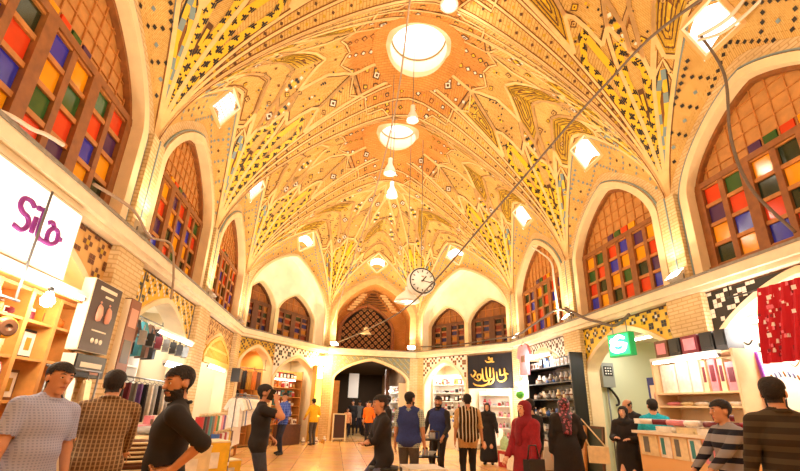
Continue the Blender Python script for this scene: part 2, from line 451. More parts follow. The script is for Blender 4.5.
        def dot(a, b, h, m, lift=.016):
            x_, t_ = min(q.top, max(0, x + a/lx)), t + b/lt
            if t_ > 1: return
            n2 = q.nrm(x_, t_); o = q.P(x_, t_) + n2*lift; e1 = (v1 - n2*v1.dot(n2)).normalized(); e2 = n2.cross(e1); mb.face([o + e1*h, o + e2*h, o - e1*h, o - e2*h], m)
        if kind < .3:
            h = r.uniform(.07, .11); dot(0, 0, h, M_LINE); dot(0, 0, h*.66, M_VAULT if r.random() < .6 else M_YEL, .021); dot(0, 0, h*.25, M_LINE, .026)
        elif kind < .65:
            g2 = .062; m = r.choice([M_BLK, M_LINE, M_BLK, M_OLV])
            for a, b in r.choice([((0, 1), (1, 0), (0, -1), (-1, 0)), ((0, 0), (1, 1), (-1, 1), (1, -1), (-1, -1)), ((0, 0), (1, 0), (2, 0), (0, 1), (1, 1)), ((0, 0), (1, 1), (2, 2), (-1, -1), (0, 2), (2, 0))]): dot(a*g2, b*g2, .03, m)
        elif kind < .85:
            for a, b in ((1, 0), (-1, 0), (0, 1), (0, -1)): dot(a*.07, b*.07, .034, r.choice([M_OLV, M_YEL]))
            dot(0, 0, .03, M_BLK)
        else: dot(0, 0, .05, M_RIBD)
    if sky:
        th0 = 0 if True else 0
        def pol(rad, an):   # around the roof light, angle from the transverse ridge towards the crown ridge
            ux = (q.M - q.C).xy.normalized(); uy = (q.N - q.C).xy.normalized()
            pp = q.C.xy + ux*(rad*math.cos(an)) + uy*(rad*math.sin(an)); return q.inv(pp.x, pp.y)
        for rad, n in ((1.32, 4), (1.52, 5), (1.72, 6), (1.88, 7)):
            if rad > 1.8: pass
            for i in range(n):
                an = (i + .5)/n*PI/2
                if rad*math.sin(an) > 1.85: continue
                x, t = pol(rad, an); p, nn = q.P(x, t), q.nrm(x, t); d = (q.C - p).normalized(); sd = nn.cross(d).normalized(); d = sd.cross(nn); o = p + nn*.015
                h = r.uniform(.07, .1); mb.face([o + d*h, o + sd*h, o - d*h, o - sd*h], r.choice([M_LINE, M_RIBD, M_BLK])); o = o + nn*.006
                h *= .58; mb.face([o + d*h, o + sd*h, o - d*h, o - sd*h], r.choice([M_YEL, M_WHT, M_OLV, M_OCHRE]))
        zz = [pol(2.12 if i % 2 else 1.86, i/8*PI/2*.96) for i in range(8)]
        rib(mb, q, [z for z in zz], .06)

BAYS = [(PY[i], PY[i+1]) for i in range(4)]
QUADS = []
vm = MB(); mm = MB(); rr = random.Random(3)
for bi, (y0, y1) in enumerate(BAYS):
    ym = (y0 + y1)/2
    for sx in (-1, 1):
        for yp in (y0, y1):
            q = Quad((sx*HW, yp), (sx*HW, ym), (0, ym, ZD), (0, yp, ZN), ref=(0, ym, 5))
            q.bay = bi; q.sx = sx; QUADS.append(q)
            vault_mesh(vm, q)
            if bi > 0: mosaic(mm, q, rr)
CORN = [(-5.0, PY[-1]), (-2.1, 18.6), (2.1, 18.6), (5.0, PY[-1])]
AQ = []
for j in range(3):
    A, B = CORN[j], CORN[j+1]; M = ((A[0] + B[0])/2, (A[1] + B[1])/2)
    for S in (A, B):
        q = Quad(S, M, (0, PY[-1], ZN), None, ref=(0, PY[-1], 5)); q.f = j; AQ.append(q)
        vault_mesh(vm, q, sky=False); mosaic(mm, q, rr, sky=False)
vm.build('ceiling', kind='structure')
mm.build('trim_1', kind='structure')

def surf_z(ym, px, py):
    for q in QUADS:
        if abs(q.C.y - ym) < 1e-3 and q.sx*px >= 0 and (q.S.y - ym)*(py - ym) >= 0:
            x, t = q.inv(px, py); return q.P(x, t).z
    return ZD
M_DRUM = mat('drum_plaster', '#f4ead0', .7)
# round roof lights: a lip, a drum and a thin iron hoop, open to the sky
for bi, (y0, y1) in enumerate(BAYS):
    ym = (y0 + y1)/2; mb = MB(); n = 48; R0 = (.78, .78, .78, .66)[bi]
    ring = []
    zr = max(surf_z(ym, 1.0*math.cos(t_), ym + 1.0*math.sin(t_)) for t_ in (0, PI/2, PI, .8))
    for i in range(n):
        an = 2*PI*(i + .5)/n; c, s_ = math.cos(an), math.sin(an)
        ring.append([Vector((r_*c, ym + r_*s_, surf_z(ym, r_*c, ym + r_*s_) - d_)) for r_, d_ in ((1.30, -.01), (1.26, .045), (R0 + .12, .06))] + [Vector((R0*c, ym + R0*s_, zr - .02)), Vector((R0*c, ym + R0*s_, zr + .75)), Vector((1.4*c, ym + 1.4*s_, zr + .75))])
    for i in range(n):
        a, b = ring[i], ring[(i+1) % n]
        for k, m in enumerate((M_OCHRE, M_OCHRE, M_DRUM, M_DRUM, M_DRUM)): mb.face([a[k], b[k], b[k+1], a[k+1]], m, smooth=True)
    mb.tube([(R0*.98*math.cos(2*PI*i/n), ym + R0*.98*math.sin(2*PI*i/n), zr + .42) for i in range(n)], .025, mat('hoop_iron', '#a8885a', .5), 6, closed=True)
    o = mb.build('trim_%d' % (2 + bi), kind='structure')
# square lights above the arches: deep frames open to the sky, some with a grille
def light_frame(qa, qb, name, grille, diamond=False):
    mb = MB(); fm = mat('square_light_frame', '#dcb478', .6); h = .32; H = .42
    x = qa.xa(sum(HOLE_A)/2 + .02); t = (1 + HOLE_T)/2 - .02
    A, B = qa.P(x, t), qb.P(x, t); c = (A + B)/2; nn = (qa.nrm(x, t) + qb.nrm(x, t)).normalized()
    d = (B - A).normalized(); d = (d - nn*d.dot(nn)).normalized(); e = nn.cross(d)
    if diamond: d, e = (d + e).normalized(), (e - d).normalized(); h = .33; H = .44  # far-end frames turned and paled to imitate the glare of their lights
    def loop(r, z): return [c + nn*z + d*(r*i) + e*(r*j) for i, j in ((-1, -1), (1, -1), (1, 1), (-1, 1))]
    rings = [(loop(H, -.12), fm), (loop(H, .05), fm), (loop(H - .06, .07), M_PLAST if diamond else fm), (loop(h + .03, .07), M_DRUM), (loop(h, .05), M_DRUM), (loop(h, -.05), M_DRUM)]
    for (L0, m), (L1, _) in zip(rings[:-1], rings[1:]):
        for i in range(4): mb.face([L0[i], L0[(i+1) % 4], L1[(i+1) % 4], L1[i]], m)
    if grille:
        gm = mat('grille_paint', '#d8c8cc', .6)
        L = loop(h, -.02)
        for i in range(1, 7):
            f = i/7; mb.beam(L[0].lerp(L[1], f), L[3].lerp(L[2], f), .02, .02, gm)
            if i < 6: f = i/6; mb.beam(L[0].lerp(L[3], f), L[1].lerp(L[2], f), .02, .02, gm)
    return mb.build(name, kind='structure')
ti = 50
for bi in range(4):
    for sx in (-1, 1):
        qs = [q for q in QUADS if q.bay == bi and q.sx == sx]; light_frame(qs[0], qs[1], 'window_%d' % ti, sx < 0); ti += 1
for j in range(3):
    qs = [q for q in AQ if q.f == j]; light_frame(qs[0], qs[1], 'window_%d' % ti, False, True); ti += 1
# ---------------------------------------------------------------- walls, cornice, windows
def arch_wall(mb, F, u0, u1, z0, z1, cx, hw, zs, za, zb, depth, m, mrev=None, n=0.):
    """wall strip from u0 to u1 with one pointed opening and its reveal"""
    mrev = mrev or m; N = 20
    us = [u0] + [cx + hw*math.sin(PI/2*(k/N)) for k in range(-N, N + 1)] + [u1]
    def quad(a, b, za0, zb0, za1, zb1):
        mb.face([F.p(a, n, za0), F.p(b, n, zb0), F.p(b, n, zb1), F.p(a, n, za1)], m, [(a, za0), (b, zb0), (b, zb1), (a, za1)])
    for a, b in zip(us[:-1], us[1:]):
        if b <= cx - hw + 1e-6 or a >= cx + hw - 1e-6: quad(a, b, z0, z0, z1, z1); continue
        A, B = archz((a - cx)/hw, zs, za), archz((b - cx)/hw, zs, za)
        quad(a, b, A, B, z1, z1)
        if zb > z0 + .01: quad(a, b, z0, z0, zb, zb)
        mb.face([F.p(a, n, A), F.p(b, n, B), F.p(b, n - depth, B), F.p(a, n - depth, A)], mrev, smooth=True)
    for s_ in (-1, 1):
        u = cx + s_*hw; mb.face([F.p(u, n, zb), F.p(u, n, zs), F.p(u, n - depth, zs), F.p(u, n - depth, zb)], mrev)
    mb.face([F.p(cx - hw, n, zb), F.p(cx + hw, n, zb), F.p(cx + hw, n - depth, zb), F.p(cx - hw, n - depth, zb)], mrev)
def arch_band(mb, F, cx, hw, zs, za, zb, wd, n0, n1, m, dz=None):
    """moulding that follows an arch: outer edge, face and inner edge"""
    N = 18; dz = wd if dz is None else dz
    I = [(cx - hw, zb)] + [(cx + hw*math.sin(PI/2*k/N), archz(math.sin(PI/2*k/N), zs, za)) for k in range(-N, N + 1)] + [(cx + hw, zb)]
    O = [(cx - hw - wd, zb)] + [(cx + (hw + wd)*math.sin(PI/2*k/N), archz(math.sin(PI/2*k/N), zs, za + dz)) for k in range(-N, N + 1)] + [(cx + hw + wd, zb)]
    for k in range(len(I) - 1):
        a, b, c, d = I[k], I[k+1], O[k+1], O[k]
        mb.face([F.p(*a[:1], n1, a[1]), F.p(b[0], n1, b[1]), F.p(c[0], n1, c[1]), F.p(d[0], n1, d[1])], m)
        mb.face([F.p(d[0], n1, d[1]), F.p(c[0], n1, c[1]), F.p(c[0], n0, c[1]), F.p(d[0], n0, d[1])], m)
        mb.face([F.p(a[0], n1, a[1]), F.p(b[0], n1, b[1]), F.p(b[0], n0, b[1]), F.p(a[0], n0, a[1])], m)
def spandrel(mb, F, u0, u1, z1, cx, hw, zs, za, base, cols, style='cross', g=.085, n=.012, zlow=None):
    zlow = zs if zlow is None else zlow
    N = 16; us = [u0 + (u1 - u0)*k/(2*N) for k in range(2*N + 1)]
    low = lambda u: zlow if abs(u - cx) >= hw else max(zlow, archz((u - cx)/hw, zs, za))
    for a, b in zip(us[:-1], us[1:]):
        A, B = low(a), low(b)
        if min(A, B) < z1: mb.face([F.p(a, n, min(A, z1)), F.p(b, n, min(B, z1)), F.p(b, n, z1), F.p(a, n, z1)], base)
    nu, nz = int((u1 - u0)/g), int((z1 - zlow)/g)
    for i in range(nu):
        for j in range(nz):
            u, z = u0 + (i + .5)*g, z1 - (j + .5)*g
            if any(z - g*.6 < low(u + d) for d in (-g*.6, 0, g*.6)): continue
            if style == 'cross':
                a, b = i % 6, j % 6; k = None
                if (a, b) in ((2, 1), (2, 3), (1, 2), (3, 2), (2, 2)): k = cols[0] if (a, b) != (2, 2) else cols[1]
                elif (a, b) in ((5, 4), (4, 5), (5, 5), (0, 5), (5, 0)): k = cols[0] if (a, b) != (5, 5) else cols[1]
                elif (a + b) % 6 == 4 and (i + j) % 2 == 0: k = cols[2]
            elif style == 'dense':
                a, b = (i + 2*j) % 5, 0; k = cols[0] if (i*2 + j) % 5 in (0, 2) or ((i + 2*j) % 5 == 1 and j % 2) else (cols[1] if (i*2 + j) % 5 == 1 and i % 3 == 0 else None)
                q_, r_ = i % 5, j % 5; k = cols[0] if (q_, r_) in ((2, 1), (1, 2), (3, 2), (2, 3), (0, 4), (4, 4), (4, 0), (0, 0)) else (cols[1] if (q_, r_) in ((2, 2),) else (cols[2] if (q_, r_) in ((1, 1), (3, 3)) else None))
            elif style == 'diag':
                k = cols[0] if (i + j) % 5 == 0 or (i - j) % 5 == 0 else (cols[1] if (i % 5, j % 5) in ((2, 0), (0, 2)) else None)
            else:
                a = (i*7 + j*3) % 5; k = cols[0] if a in (0, 2) and (i*j) % 3 else (cols[1] if a == 1 else None)
            if k is None: continue
            h = g*.47; mb.face([F.p(u - h, n + .008, z - h), F.p(u + h, n + .008, z - h), F.p(u + h, n + .008, z + h), F.p(u - h, n + .008, z + h)], k)
    # dark outline under the cornice
    F.box(mb, u0, u1, n, n + .015, z1 - .02, z1, M_LINE)

SEQ = [[0, 4, 2, 5], [3, 0, 1, 2], [2, 5, 0, 1], [5, 2, 3, 0], [0, 1, 2, 3], [1, 2, 0, 4]]
SEQ_R = [[1, 0, 2, 5], [2, 1, 3, 0], [5, 2, 5, 0], [2, 5, 0, 1], [3, 0, 1, 2], [0, 4, 2, 5]]; SEQ_L = [[0, 1, 2, 5], [5, 0, 1, 2], [1, 2, 3, 0], [2, 3, 0, 4], [3, 0, 1, 2], [0, 4, 2, 5]]
def window(F, idx, cx, hw, zs, za, zb, zbeam, n, ncas=3, rows=4, seq=0, dark=False, tympsq=True, bar=.3):
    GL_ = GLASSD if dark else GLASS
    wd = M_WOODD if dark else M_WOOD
    fr = MB(); N = 16
    # arched board behind, outer frame, transom beam and sill
    for k in range(-N, N):
        a, b = cx + hw*math.sin(PI/2*k/N), cx + hw*math.sin(PI/2*(k+1)/N)
        A, B = archz((a - cx)/hw, zs, za), archz((b - cx)/hw, zs, za)
        fr.face([F.p(a, n - .06, zb), F.p(b, n - .06, zb), F.p(b, n - .06, B), F.p(a, n - .06, A)], M_TYMP if not dark else M_WOOD)
    arch_band(fr, F, cx, hw - .07, zs, za - .07, zb, .07, n - .06, n + .04, wd)
    F.box(fr, cx - hw, cx + hw, n - .05, n + .05, zbeam - .05, zbeam + .06, wd)
    F.box(fr, cx - hw, cx + hw, n - .05, n + .08, zb, zb + .2, wd)
    win = fr.build('window_%d' % idx, kind='structure')
    # square lattice of the tympanum
    la = MB(); k = int(2*hw/bar)
    for i in range(1, k + 1):
        u = cx - hw + 2*hw*i/(k + 1); top = archz((u - cx)/hw, zs, za) - .05
        if top > zbeam + .1: F.box(la, u - .009, u + .009, n - .06, n - .035, zbeam, top, M_WOODL)
    z = zbeam + bar
    while z < za - .1:
        e = hw
        while e > 0 and archz(e/hw, zs, za) - .05 < z: e -= .02
        if e > .1: F.box(la, cx - e, cx + e, n - .06, n - .036, z - .009, z + .009, M_WOODL)
        z += bar
    if tympsq:
        w4 = 2*hw/(k + 1); u0 = cx - hw + w4*int((k + 1)/2 - 2)
        for i, g in enumerate((2, 0, 3, 4)):
            F.box(la, u0 + w4*i + .03, u0 + w4*(i + 1) - .03, n - .05, n - .02, zbeam + .08, zbeam + bar - .02, GLASS[g])
    la.build('lattice', win)
    cw = (2*hw - .14)/ncas
    for c in range(ncas):
        u0, u1 = cx - hw + .07 + cw*c, cx - hw + .07 + cw*(c + 1); z0, z1 = zb + .2, zbeam - .05
        cm = MB(); pm = MB(); s_ = .09 if not dark else .14
        F.box(cm, u0, u0 + s_, n - .05, n + .05, z0, z1, wd); F.box(cm, u1 - s_, u1, n - .05, n + .05, z0, z1, wd)
        um = (u0 + u1)/2; F.box(cm, um - .05, um + .05, n - .05, n + .03, z0, z1, wd)
        rh = (z1 - z0)/rows
        for r in range(rows + 1): F.box(cm, u0, u1, n - .05, n + .02, max(z0, z0 + rh*r - .035), min(z1, z0 + rh*r + .035), M_WOODL if not dark else M_WOOD)
        for col, (a, b) in enumerate(((u0 + s_, um - .05), (um + .05, u1 - s_))):
            sq = (SEQ_L if idx == 1 else SEQ_R)[c*2 + col] if idx in (1, 2) else SEQ[(seq + c*2 + col) % 6]
            for r in range(rows):
                F.box(pm, a + .01, b - .01, n - .045, n - .015, z1 - rh*(r + 1) + .035, z1 - rh*r - .035, GL_[sq[(r + (0 if idx in (1, 2) else (seq + c) // 3)) % 4]])
        co = cm.build('casement', win); pm.build('panes', co)
    return win

wallL = MB(); wallR = MB(); wallE = MB(); corn = MB(); piers = MB(); bands = MB(); tiles = MB()
FL = [Fr((-HW, y0), (-HW, y1), (1, 0)) for y0, y1 in BAYS]; FR = [Fr((HW, y0), (HW, y1), (-1, 0)) for y0, y1 in BAYS]
FE = [Fr(CORN[j], CORN[j+1], (0, -1)) for j in range(3)]
ZT = 7.62; ZL = 3.6
M_SPB = mat('spandrel_sand_tile', '#d9a860', .5)
wi = 1
for bi in range(1, 4):
    for side, F, W in ((-1, FL[bi], wallL), (1, FR[bi], wallR)):
        L = F.L; c = L/2; hw = c - .47
        arch_wall(W, F, 0, L, ZC, ZT, c, hw, 5.5, 7.0, ZC, .45, M_PIER, M_PLAST)
        arch_band(bands, F, c, hw, 5.5, 7.0, ZC, .17, 0, .05, M_PLAST)
        arch_band(bands, F, c, hw + .2, 5.5, 7.2, ZC, .03, 0, .03, M_TEAL)
        window(F, wi, c, hw, 5.5, 7.0, ZC, 5.6 + (0 if bi > 1 else .05), -.2 if bi > 1 else -.18, 3, 4, bi*2 + (side > 0), dark=False, bar=.24 if side < 0 else .27); wi += 1
        # central teal line of the pier
for bi in range(1, 5):
    for sx in (-1, 1):
        y = PY[bi]
        piers.box((sx*(HW - .04), y, 4.75), (.12, .44, 1.9), M_PIER)
        piers.box((sx*(HW - .105), y, 4.75), (.02, .03, 1.9), M_TEAL)
        piers.box((sx*(HW - .06), y, 1.8), (.16, .80, 3.6), M_PIER)
# bay behind the camera: plain brick
for F, W in ((FL[0], wallL), (FR[0], wallR)):
    W.face([F.p(0, 0, 0), F.p(F.L, 0, 0), F.p(F.L, 0, ZT), F.p(0, 0, ZT)], M_PIER, [(0, 0), (4, 0), (4, 7.6), (0, 7.6)])
wb = MB(); wb.face([(-HW, PY[0], 0), (HW, PY[0], 0), (HW, PY[0], 11), (-HW, PY[0], 11)], M_PIER, [(0, 0), (10, 0), (10, 11), (0, 11)])
wb.build('wall_back', kind='structure')
# far end: two alcoves with twin windows and the iwan over the gate
EC = M_PLAST; M_ALC = mat('alcove_plaster', '#fbf2e0', .75, .1, 2.2, bump=.3)
for j in (0, 2):
    F = FE[j]; L = F.L; c = L/2
    arch_wall(wallE, F, 0, L, ZC, ZT, c, c - .32, 5.35, 7.3, ZC, .4, M_PIER, M_ALC)
    arch_band(bands, F, c, c - .32, 5.35, 7.3, ZC, .10, 0, .05, M_PLAST)
    for k, (cc, hh) in enumerate(((1.22, .84), (3.4, 1.16)) if j == 0 else ((c - 1.16, 1.06), (c + 1.16, 1.06))):
        cm_ = 2.16 if j == 0 else c; a, b = (.25, cm_) if k == 0 else (cm_, L - .25)
        arch_wall(wallE, F, a, b, ZC, 7.35, cc, hh, 4.95, 5.85, ZC, .25, M_ALC, M_PLAST, n=-.4)
        arch_band(bands, F, cc, hh, 4.95, 5.85, ZC, .05, -.4, -.36, M_PLAST)
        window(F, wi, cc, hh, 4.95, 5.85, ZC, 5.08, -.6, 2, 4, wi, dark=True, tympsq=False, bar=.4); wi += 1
    F.box(bands, cm_ - .1, cm_ + .1, -.42, -.34, ZC, 5.0, M_PLAST)
F = FE[1]; c = 2.1
arch_wall(wallE, F, 0, F.L, ZC, ZT, c, 1.7, 5.4, 7.0, ZC, 1.3, M_PIER, M_OCHRE)
arch_band(bands, F, c, 1.7, 5.4, 7.0, ZC, .28, 0, .06, M_RIB)
iw = MB()
iw.face([F.p(.2, -1.3, ZC), F.p(4, -1.3, ZC), F.p(4, -1.3, 7.3), F.p(.2, -1.3, 7.3)], M_OCHRE, [(0, 0), (4, 0), (4, 3.4), (0, 3.4)])
# stepped brick courses in the hood of the iwan
for k in range(7):
    e = 1.5 - k*.2; 
    for i in range(5 - k//2):
        pass
    z = 6.0 + k*.13
    F.box(iw, c - max(.08, e*.5), c + max(.08, e*.5), -1.3, -1.22 + k*.03, z, z + .05, M_RIBD)
    for s_ in (-1, 1): F.box(iw, c + s_*(e*.5 + .35) - .16, c + s_*(e*.5 + .35) + .16, -1.3, -1.1, z - .1, z, M_RIB)
arch_band(iw, F, c - .25, 1.2, 5.0, 6.1, ZC, .16, -1.25, -1.05, M_WOOD)
iw.build('wall_far_iwan', kind='structure')
# wooden lattice screen in the iwan
lm = MB()
N = 14
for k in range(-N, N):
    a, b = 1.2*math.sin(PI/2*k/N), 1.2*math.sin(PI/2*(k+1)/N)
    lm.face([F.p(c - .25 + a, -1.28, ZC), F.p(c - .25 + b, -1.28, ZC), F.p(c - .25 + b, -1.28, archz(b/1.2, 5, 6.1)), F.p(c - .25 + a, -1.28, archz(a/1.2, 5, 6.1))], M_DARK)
g = .32
for i in range(-8, 9):
    for j in range(-1, 15):
        u, z = i*g/2*1.0, ZC + j*g*.5 + .05
        if (i + j) % 2: continue
        if abs(u) > 1.15 or z > archz(u/1.2, 5, 6.1) - .02 or z < ZC + .05: continue
        P0 = F.p(c - .25 + u, -1.2, z); h = .105
        x, zz = F.D, Vector((0, 0, 1))
        lm.face([P0 + x*h, P0 + zz*h, P0 - x*h, P0 - zz*h], M_TYMP)
        for s_ in (-1, 1):
            lm.beam(P0 + x*g*.25 + zz*g*.25*s_*1 - x*g*.5, P0 + x*g*.25 - zz*g*.25*s_*1 , .03, .03, M_LATT)
lm.build('window_%d' % 40, kind='structure')

# cornice round the whole hall
def cornice(F, e=0):
    F.box(corn, -e, F.L + e, -.1, .26, ZL + .06, ZC - .02, M_CORN); F.box(corn, -e, F.L + e, -.1, .18, ZL - .02, ZL + .06, M_CORN)
    F.box(corn, -e, F.L + e, .1, .28, ZC - .02, ZC + .02, mat('lead_strip', '#8a8478', .5, .2, 20))
for F in FL + FR: cornice(F)
for F in FE: cornice(F, .07)
corn.build('trim_6', kind='structure')

# ---------------------------------------------------------------- ground floor: arches, spandrels, shops behind
floor_m = bpy.data.materials.new('polished_floor_tile'); floor_m.use_nodes = True
nt = floor_m.node_tree; b = nt.nodes['Principled BSDF']; b.inputs['Roughness'].default_value = .22; b.inputs['Specular IOR Level'].default_value = .6
tc = nt.nodes.new('ShaderNodeTexCoord'); br = nt.nodes.new('ShaderNodeTexBrick'); br.offset = 0
br.inputs['Color1'].default_value = (*lin('#e8b878'), 1); br.inputs['Color2'].default_value = (*lin('#dfac6a'), 1); br.inputs['Mortar'].default_value = (*lin('#a87840'), 1)
br.inputs['Scale'].default_value = 1; br.inputs['Brick Width'].default_value = .6; br.inputs['Row Height'].default_value = .6; br.inputs['Mortar Size'].default_value = .008
nt.links.new(tc.outputs['Object'], br.inputs['Vector']); nz = nt.nodes.new('ShaderNodeTexNoise'); nz.inputs['Scale'].default_value = 2.5; nz.inputs['Detail'].default_value = 6
nt.links.new(tc.outputs['Object'], nz.inputs['Vector']); mx = nt.nodes.new('ShaderNodeMix'); mx.data_type = 'RGBA'; mx.blend_type = 'OVERLAY'; mx.inputs['Factor'].default_value = .35
nt.links.new(br.outputs['Color'], mx.inputs['A']); nt.links.new(nz.outputs['Color'], mx.inputs['B']); nt.links.new(mx.outputs['Result'], b.inputs['Base Color'])
fl = MB(); fl.face([(-9, PY[0], 0), (9, PY[0], 0), (9, 32, 0), (-9, 32, 0)], floor_m); fl.build('floor', kind='structure')

shopm = MB()
def shop_box(F, u0, u1, depth, zc, name, wall=M_SHOPW, back=None):
    s_ = MB(); P = F.p
    q = lambda *a: s_.face(a[:4], a[4])
    q(P(u0, -depth, 0), P(u1, -depth, 0), P(u1, -depth, zc), P(u0, -depth, zc), back or wall)
    for u in (u0, u1): q(P(u, -.3, 0), P(u, -depth, 0), P(u, -depth, zc), P(u, -.3, zc), wall)
    q(P(u0, -.3, zc), P(u1, -.3, zc), P(u1, -depth, zc), P(u0, -depth, zc), M_CEILW)
    return s_.build(name, kind='structure')
M_PALEG = mat('pale_green_wall', '#cdcfae', .7)
# (frame, centre, half width, spring, apex, spandrel base, tile colours, style, cell)
def bay_low(W, F, c, hw, zs, za, sp=None, u0=0, u1=None, zb=0):
    u1 = F.L if u1 is None else u1
    arch_wall(W, F, u0, u1, 0, ZL, c, hw, zs, za, zb, .3, M_PIER, M_PLAST)
    arch_band(bands, F, c, hw, zs, za, zb, .11, 0, .05, M_PLAST)
    if sp:
        base, cols, style, g = sp
        spandrel(tiles, F, max(u0, c - hw - .12), min(u1, c + hw + .12), ZL - .03, c, hw + .11, zs, za + .11, base, cols, style, g)
c2 = FL[1].L/2
bay_low(wallL, FL[1], c2, 1.5, 2.5, 3.3, (M_SPB, [mat('brown_tile', '#6a3a14', .5), M_OLV, M_SPB], 'dense', .07))
bay_low(wallL, FL[2], c2, 1.42, 2.35, 3.25, (M_YEL, [M_BLK, M_WHT, M_TEAL], 'rand', .06))
bay_low(wallL, FL[3], c2, 1.42, 2.3, 3.2, (M_SPB, [M_RIBD, M_LINE, M_OLV], 'rand', .07))
bay_low(wallR, FR[1], c2, 1.55, 2.5, 3.45, (M_BLK, [M_WHT, M_LINE, M_WHT], 'dense', .08))
bay_low(wallR, FR[2], c2, 1.5, 2.45, 3.3, (M_YEL, [M_BLK, M_WHT, M_OLV], 'dense', .07))
bay_low(wallR, FR[3], c2, 1.42, 2.4, 3.3, (M_WHT, [M_LINE, M_BLK, M_LINE], 'diag', .075))
F = FE[0]; bay_low(wallE, F, 1.05, .72, 2.7, 3.3, (M_OLV, [M_LINE, M_BLK, M_SPB], 'rand', .07), 0, 1.9)
bay_low(wallE, F, 3.35, 1.3, 2.3, 3.2, (M_WHT, [M_BLK, M_LINE, M_BLK], 'diag', .1), 1.9, F.L)
F = FE[1]; bay_low(wallE, F, 2.1, 1.62, 2.55, 3.38, (mat('grey_green_tile', '#8c8c6c', .5), [M_TEAL, mat('pale_green_tile', '#b0ac84', .5), M_OLV], 'rand', .055))
F = FE[2]; bay_low(wallE, F, 1.6, 1.1, 2.3, 3.3, (M_WHT, [M_RIBD, M_BLK, M_RIBD], 'diag', .1), 0, 2.85)
bay_low(wallE, F, 3.85, .9, 2.3, 3.3, None, 2.85, F.L)
wallL.build('wall_left', kind='structure'); wallR.build('wall_right', kind='structure'); wallE.build('wall_far', kind='structure')
piers.build('trim_7', kind='structure'); bands.build('trim_8', kind='structure'); tiles.build('trim_9', kind='structure')
for k in (1, 2, 3):
    shop_box(FL[k], .3, FL[k].L - .3, 2.0, 3.35, 'wall_left_shop_%d' % k)
shop_box(FR[1], .3, FR[1].L - .3, 2.0, 3.5, 'wall_right_shop_1'); shop_box(FR[2], .3, FR[2].L - .3, 2.6, 3.35, 'wall_right_shop_2', M_PALEG); shop_box(FR[3], .3, FR[3].L - .3, 1.8, 3.35, 'wall_right_shop_3')
shop_box(FE[0], .25, 1.85, 1.5, 3.3, 'wall_far_shop_1', mat('ochre_shop_wall', '#d8a050', .8)); shop_box(FE[0], 1.95, 4.9, 1.7, 3.25, 'wall_far_shop_2')
shop_box(FE[2], .2, 2.8, 1.7, 3.35, 'wall_far_shop_3'); shop_box(FE[2], 2.9, 5.0, 1.5, 3.35, 'wall_far_shop_4')
# the passage behind the gate
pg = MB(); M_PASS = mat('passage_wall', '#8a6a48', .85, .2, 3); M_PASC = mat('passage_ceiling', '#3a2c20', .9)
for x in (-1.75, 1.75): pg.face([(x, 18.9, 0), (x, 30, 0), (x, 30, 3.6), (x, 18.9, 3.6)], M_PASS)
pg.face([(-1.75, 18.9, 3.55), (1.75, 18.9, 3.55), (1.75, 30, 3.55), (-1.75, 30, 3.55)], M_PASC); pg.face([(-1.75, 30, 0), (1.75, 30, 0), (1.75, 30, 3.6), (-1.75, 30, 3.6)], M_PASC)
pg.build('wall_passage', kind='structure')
for k, (F, u0, u1, pw, col) in enumerate(((FL[1], .8, 3.2, 85, CREAM), (FL[2], .8, 3.2, 40, WHITE), (FL[3], .8, 3.2, 60, WHITE), (FR[1], .8, 3.2, 95, WHITE), (FR[2], .8, 3.2, 34, WHITE), (FR[3], .8, 3.2, 40, WHITE),
    (FE[0], .5, 1.6, 25, WARM), (FE[0], 2.3, 4.5, 45, CREAM), (FE[2], .6, 2.6, 75, WHITE), (FE[2], 3.1, 4.6, 50, WHITE))):
    p = F.p((u0 + u1)/2, -.75, 3.18); o = area_light('shop_lamp_glow', p, p - Vector((0, 0, 1)) , u1 - u0, pw, col, .3); o.rotation_euler = (0, 0, F.rz)
area_light('passage_lamp_glow', (0, 27.5, 3.4), (0, 27.5, 0), 1.2, 60, CREAM, .3)
area_light('passage_lamp_glow', (0.3, 21.5, 3.4), (0.3, 21.5, 0), 1.2, 70, WHITE, .3)
